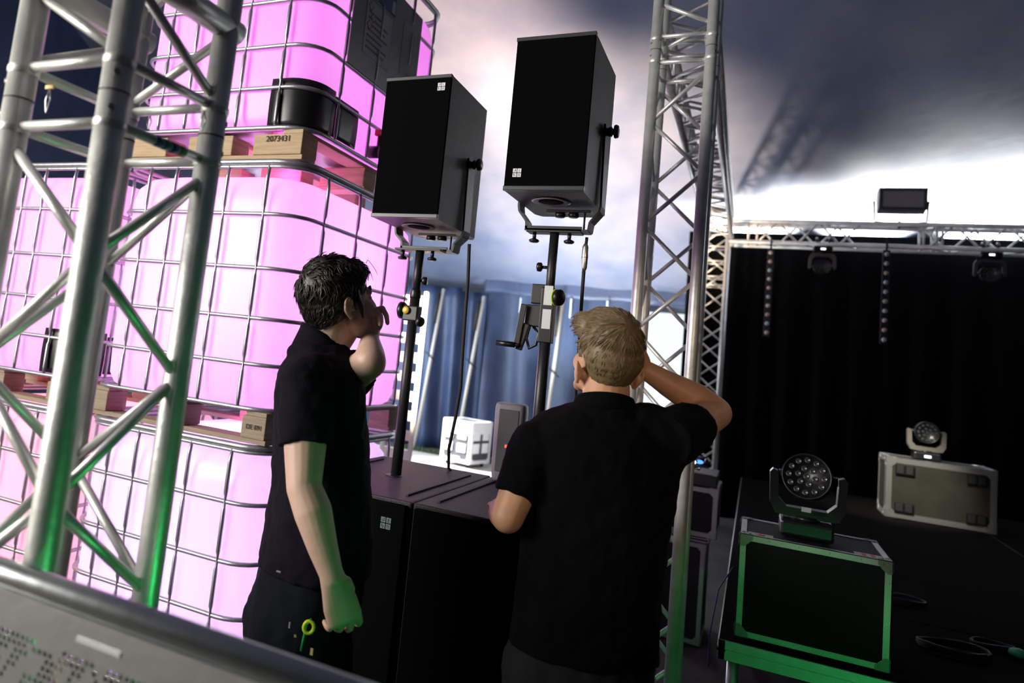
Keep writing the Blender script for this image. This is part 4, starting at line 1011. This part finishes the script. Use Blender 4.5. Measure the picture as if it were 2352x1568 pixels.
# ---------------- fair haired man seen from behind
e2 = thing('person', (-.38, 1.95, 0), 'fair-haired man seen from behind in a black polo shirt, one forearm raised to his forehead', 'person'); o2 = (-.38, 1.95, 0)
vd2 = V((-.20, .98, 0)).normalized(); ir2 = V((.98, .20, 0)).normalized()
tf2 = (vd2*.98-ir2*.16).normalized(); tr2 = tf2.cross(Z)
b = B()
hf2 = (vd2*.94-ir2*.34).normalized(); ho2 = K(1393, 824, 2.04)
L2, R2 = head_prims(b, ho2, hf2, 1.02, math.radians(13), -.034)
nb2 = K(1390, 925, 2.04)
b.cap(L2(0, -.030, -.045), nb2+V((0, 0, -.02)), .057, .066); b.cap(L2(0, .01, -.06), nb2+tf2*.02, .045, .05)
def T2_(secs, b, n=40): b.loft([(c, tr2*a, tf2*q) for c, a, q in secs], n)
T2_([(K(1388, 940, 2.04), .06, .05), (K(1386, 990, 2.04), .15, .08), (K(1375, 1100, 2.04), .17, .09), (K(1360, 1300, 2.04), .15, .09), (K(1340, 1480, 2.04), .15, .10)], b)
RS2, RE2, RW2 = K(1545, 1005, 2.05), K(1642, 948, 2.27), K(1484, 850, 2.21)
b.cap(RS2, RS2.lerp(RE2, .5), .055, .052); b.cap(RS2.lerp(RE2, .5), RE2, .052, .046)
m3 = RE2.lerp(RW2, .28)+V((0, 0, .004)); b.cap(RE2, m3, .046, .047); b.cap(m3, RE2.lerp(RW2, .68), .047, .037); b.cap(RE2.lerp(RW2, .68), RW2, .036, .028)
hand(b, RW2, ((K(1420, 800, 2.2)-RW2).normalized()+V((0, 0, .15))), (-vd2*.4-Z*.6), (-Z*.2-vd2), 1.0, curl=(.3, .3, .35, .4), thumb=.2)
LS2, LE2, LW2 = K(1232, 1020, 2.0), K(1166, 1186, 1.94), V((-.655, 2.115, 1.185))
b.cap(LS2, LS2.lerp(LE2, .5), .055, .050); b.cap(LS2.lerp(LE2, .5), LE2, .050, .042)
b.cap(LE2, LE2.lerp(LW2, .4), .042, .043); b.cap(LE2.lerp(LW2, .4), LW2, .043, .028)
hand(b, LW2, V((-.25, 1, -.12)), V((0, 0, -1)), V((1, .2, 0)), 1.0, curl=(.12, .12, .14, .16), thumb=.05)
blob(b, 'body', SK2, e2, o2, .0045, 5)
hb = B(); hb.ell(L2(0, -.020, .046), (.079, .098, .096), R2); hb.ell(L2(0, .045, .090), (.056, .056, .040), R2); hb.ell(L2(0, -.046, -.004), (.068, .060, .066), R2); hb.ell(L2(0, -.046, .018), (.078, .074, .074), R2)
hb.ell(L2(0, .030, .088), (.062, .066, .046), R2); hb.ell(L2(-.034, .048, .072), (.052, .050, .044), R2); hb.ell(L2(-.044, .070, .086), (.036, .030, .022), R2)
for sx in (-1, 1): hb.cap(L2(sx*.066, .012, .035), L2(sx*.069, .012, .0), .012, .006)
hc2 = blob(hb, 'hair', HF, e2, o2, .005, 3, disp=(.012, .004))
def reg2(d): return (d.z > .25 and d.y < .90) or (d.z > -.62 and d.y < -.30) or (d.z > .0 and d.y < .35)
def comb2(d):
    crown = V((.05, -.62, .78)); g = d-crown
    if d.z > .35 and d.y > -.5: g = g+V((-.35, .7, 0))
    return g+V((0, 0, -.35 if d.z < .5 else 0))
hair('hair_locks', hb, L2, R2, HF, hc2, o2, reg2, comb2, 5200, lambda d: .036 if d.z > .3 else .018, .0019, 11, lift=.16, curl=.15)
for sx in (-1, 1):
    ey = B().ell(L2(sx*.030, .079, .002), .0105, n=14, m=10).build('eye', mat('eye_white', (.7, .68, .66), .2), e2, o2)
    B().tube([L2(sx*.014, .094, .027), L2(sx*.030, .091, .033), L2(sx*.050, .078, .026)], [.003, .0042, .002], 8).build('eyebrow', HF, e2, o2)
s = B()
T2_([(K(1388, 928, 2.04), .078, .070), (K(1387, 944, 2.04), .115, .085), (K(1386, 965, 2.04), .170, .100), (K(1384, 995, 2.04), .205, .112), (K(1380, 1040, 2.04), .212, .120), (K(1373, 1120, 2.04), .200, .122),
     (K(1362, 1250, 2.04), .190, .122), (K(1350, 1380, 2.04), .186, .126), (K(1338, 1492, 2.04), .190, .134)], s)
s.cap(K(1475, 985, 2.04), RS2, .070, .066); s.cap(K(1300, 1000, 2.04), LS2, .070, .066)
ax = (RE2-RS2).normalized(); u1 = ax.cross(Z).normalized(); u2 = ax.cross(u1)
s.loft([(RS2-ax*.04, u1*.070, u2*.070), (RS2, u1*.072, u2*.071), (RS2.lerp(RE2, .44), u1*.068, u2*.070)], 30)
ax = (LE2-LS2).normalized(); u1 = ax.cross(vd2).normalized(); u2 = ax.cross(u1)
s.loft([(LS2-ax*.02, u1*.064, u2*.064), (LS2.lerp(LE2, .35), u1*.064, u2*.062), (LS2.lerp(LE2, .74), u1*.058, u2*.058)], 30)
s.ell(K(1387, 948, 2.04), (.100, .096, .036)); s.ell(K(1332, 956, 2.06), (.065, .065, .034))
sh2 = blob(s, 'polo_shirt', SH2, e2, o2, .006, 5, disp=(.075, .016))
cl = B(); c0, c1 = K(1388, 950, 2.04), K(1389, 916, 2.04)
def cr2(c, a, q, dz): return [c+tr2*(a*math.cos(2*PI*k/n_))+tf2*(q*math.sin(2*PI*k/n_))+V((0, 0, dz*-math.sin(2*PI*k/n_))) for k in range(n_)]
vs = cr2(c0, .092, .085, .015)+cr2(c0.lerp(c1, .55), .083, .077, .018)+cr2(c1, .076, .072, .022)
cl.add(vs, [(i*n_+k, i*n_+(k+1) % n_, (i+1)*n_+(k+1) % n_, (i+1)*n_+k) for i in range(2) for k in range(n_)], True)
cl.build('collar', SH2, sh2, o2).modifiers.new('t', 'SOLIDIFY').thickness = .005
t = B(); hp_ = K(1335, 1500, 2.04); gx, gy, gz = hp_.x, hp_.y, hp_.z
T2_([(V((gx, gy, gz+.06)), .172, .118), (V((gx, gy, gz-.06)), .195, .140), (V((gx, gy, gz-.16)), .192, .140)], t)
for sgn in (1, -1):
    hp = V((gx, gy, gz-.1))+tr2*sgn*.09; kn = V((gx, gy, .48))+tr2*sgn*.10+tf2*.01; an = V((gx, gy, .06))+tr2*sgn*.11
    t.loft([(hp, tr2*.104, tf2*.120), (hp.lerp(kn, .5), tr2*.095, tf2*.104), (kn, tr2*.080, tf2*.085), (an, tr2*.072, tf2*.078)], 26)
    sb = B(); a_ = V((an.x, an.y, 0)); sb.cap(a_+V((0, 0, .045)), a_+tf2*.15+V((0, 0, .035)), .044, .036); sb.box(a_+tf2*.05+V((0, 0, .012)), (.10, .26, .022), Matrix((tr2, tf2, Z)).transposed())
    blob(sb, 'shoe', RUB, e2, o2, .007, 3)
blob(t, 'trousers', TR2, e2, o2, .0075, 4, disp=(.09, .026))
# ------------------------------------------------------------------ crowd barrier in front of everything
BY_ = .770
BAL = mat('barrier_aluminium', (.66, .68, .67), .33, 1, bump=(25, .1, (1, 1, 1)))
e = thing('crowd_barrier', (-1.3, BY_, 0), 'out-of-focus aluminium crowd barrier with perforated plate across the lower left foreground', 'barrier')
ox = -1.3; x0, x1 = -1.1, 1.25
B().tube([(x0, 0, 1.229), (x1, 0, 1.229)], .0185, 24).build('top_rail', BAL, e)
# perforated plate: hexagon packed round holes arranged in blocks
pitch = .0105; hr = .0040; zt = 1.187
def hole(r, c):
    c = c % 52
    pat = ['11111111111111111111.....1111..11111111.....111111..', '1111111111111111.11...1111.1111.111111.1111.11111.1.',
           '..11..111..111111.....111111.1..11.111...1111.11..1.', '..1...11..1111111.....11111..1..1..11....111..1...1.',
           '.1...11..111111.1....111111.....1.11....1111.11.....', '.....1..1111111......11111..11....1...11111..1..11..',
           '11.....111111.1.....111111..11..11...111111.....11..', '......111111.......11111........1....11111..........']
    return pat[r % 8][c] == '1'
b = B(); rows = 34; cols = 196
for r in range(rows):
    z = zt-.018-r*pitch*.9; off = (r % 2)*pitch*.5
    run = None
    for c in range(cols):
        xc = x0+.02+c*pitch+off
        hs = r >= 1 and hole(r-1, c) and r < 26
        if not hs:
            if run is None: run = xc-pitch/2
            continue
        if run is not None:
            b.add([(run, -.012, z-pitch*.45), (xc-pitch/2, -.012, z-pitch*.45), (xc-pitch/2, -.012, z+pitch*.45), (run, -.012, z+pitch*.45)], [(0, 1, 2, 3)]); run = None
        O_ = []; I_ = []
        for k in range(8):
            w = PI/4*k; cx_, sx_ = math.cos(w), math.sin(w); mxx = max(abs(cx_), abs(sx_))
            O_.append((xc+cx_/mxx*pitch*.5, -.012, z+sx_/mxx*pitch*.45)); I_.append((xc+cx_*hr, -.012, z+sx_*hr))
        b.add(O_+I_, [(k, (k+1) % 8, 8+(k+1) % 8, 8+k) for k in range(8)])
    if run is not None: b.add([(run, -.012, z-pitch*.45), (xc+pitch/2, -.012, z-pitch*.45), (xc+pitch/2, -.012, z+pitch*.45), (run, -.012, z+pitch*.45)], [(0, 1, 2, 3)])
b.box2((x0, -.014, zt-.0132), (x1, -.010, 1.214))
pp_ = b.build('perforated_plate', BAL, e)
md = pp_.modifiers.new('t', 'SOLIDIFY'); md.thickness = .003
zb = zt-.018-rows*pitch*.9
B().box2((x0, -.014, .12), (x1, -.010, zb+.004)).build('lower_plate', BAL, e)
for x in (x0+.02, .1, x1-.02): B().tube([(x, .01, .0), (x, .01, 1.215)], .018, 14).build('post', BAL, e)
B().tube([(x0, .01, .06), (x1, .01, .06)], .02, 14).build('bottom_rail', BAL, e)
for x in (-.62+.0, -.05, .5):
    B().lathe([(.008, 0), (.007, .002)], (x+.25, -.014, 1.186), -Y, 14).build('rivet', ALU2, e)
    B().box2((x, -.016, 1.184), (x+.08, -.013, 1.190)).build('slot_edge', mat('slot_grey', (.45, .47, .46), .6, .3), e)
B().box2((x0, .0, 0), (x1, -.45, .01)).build('foot_plate', BAL, e)
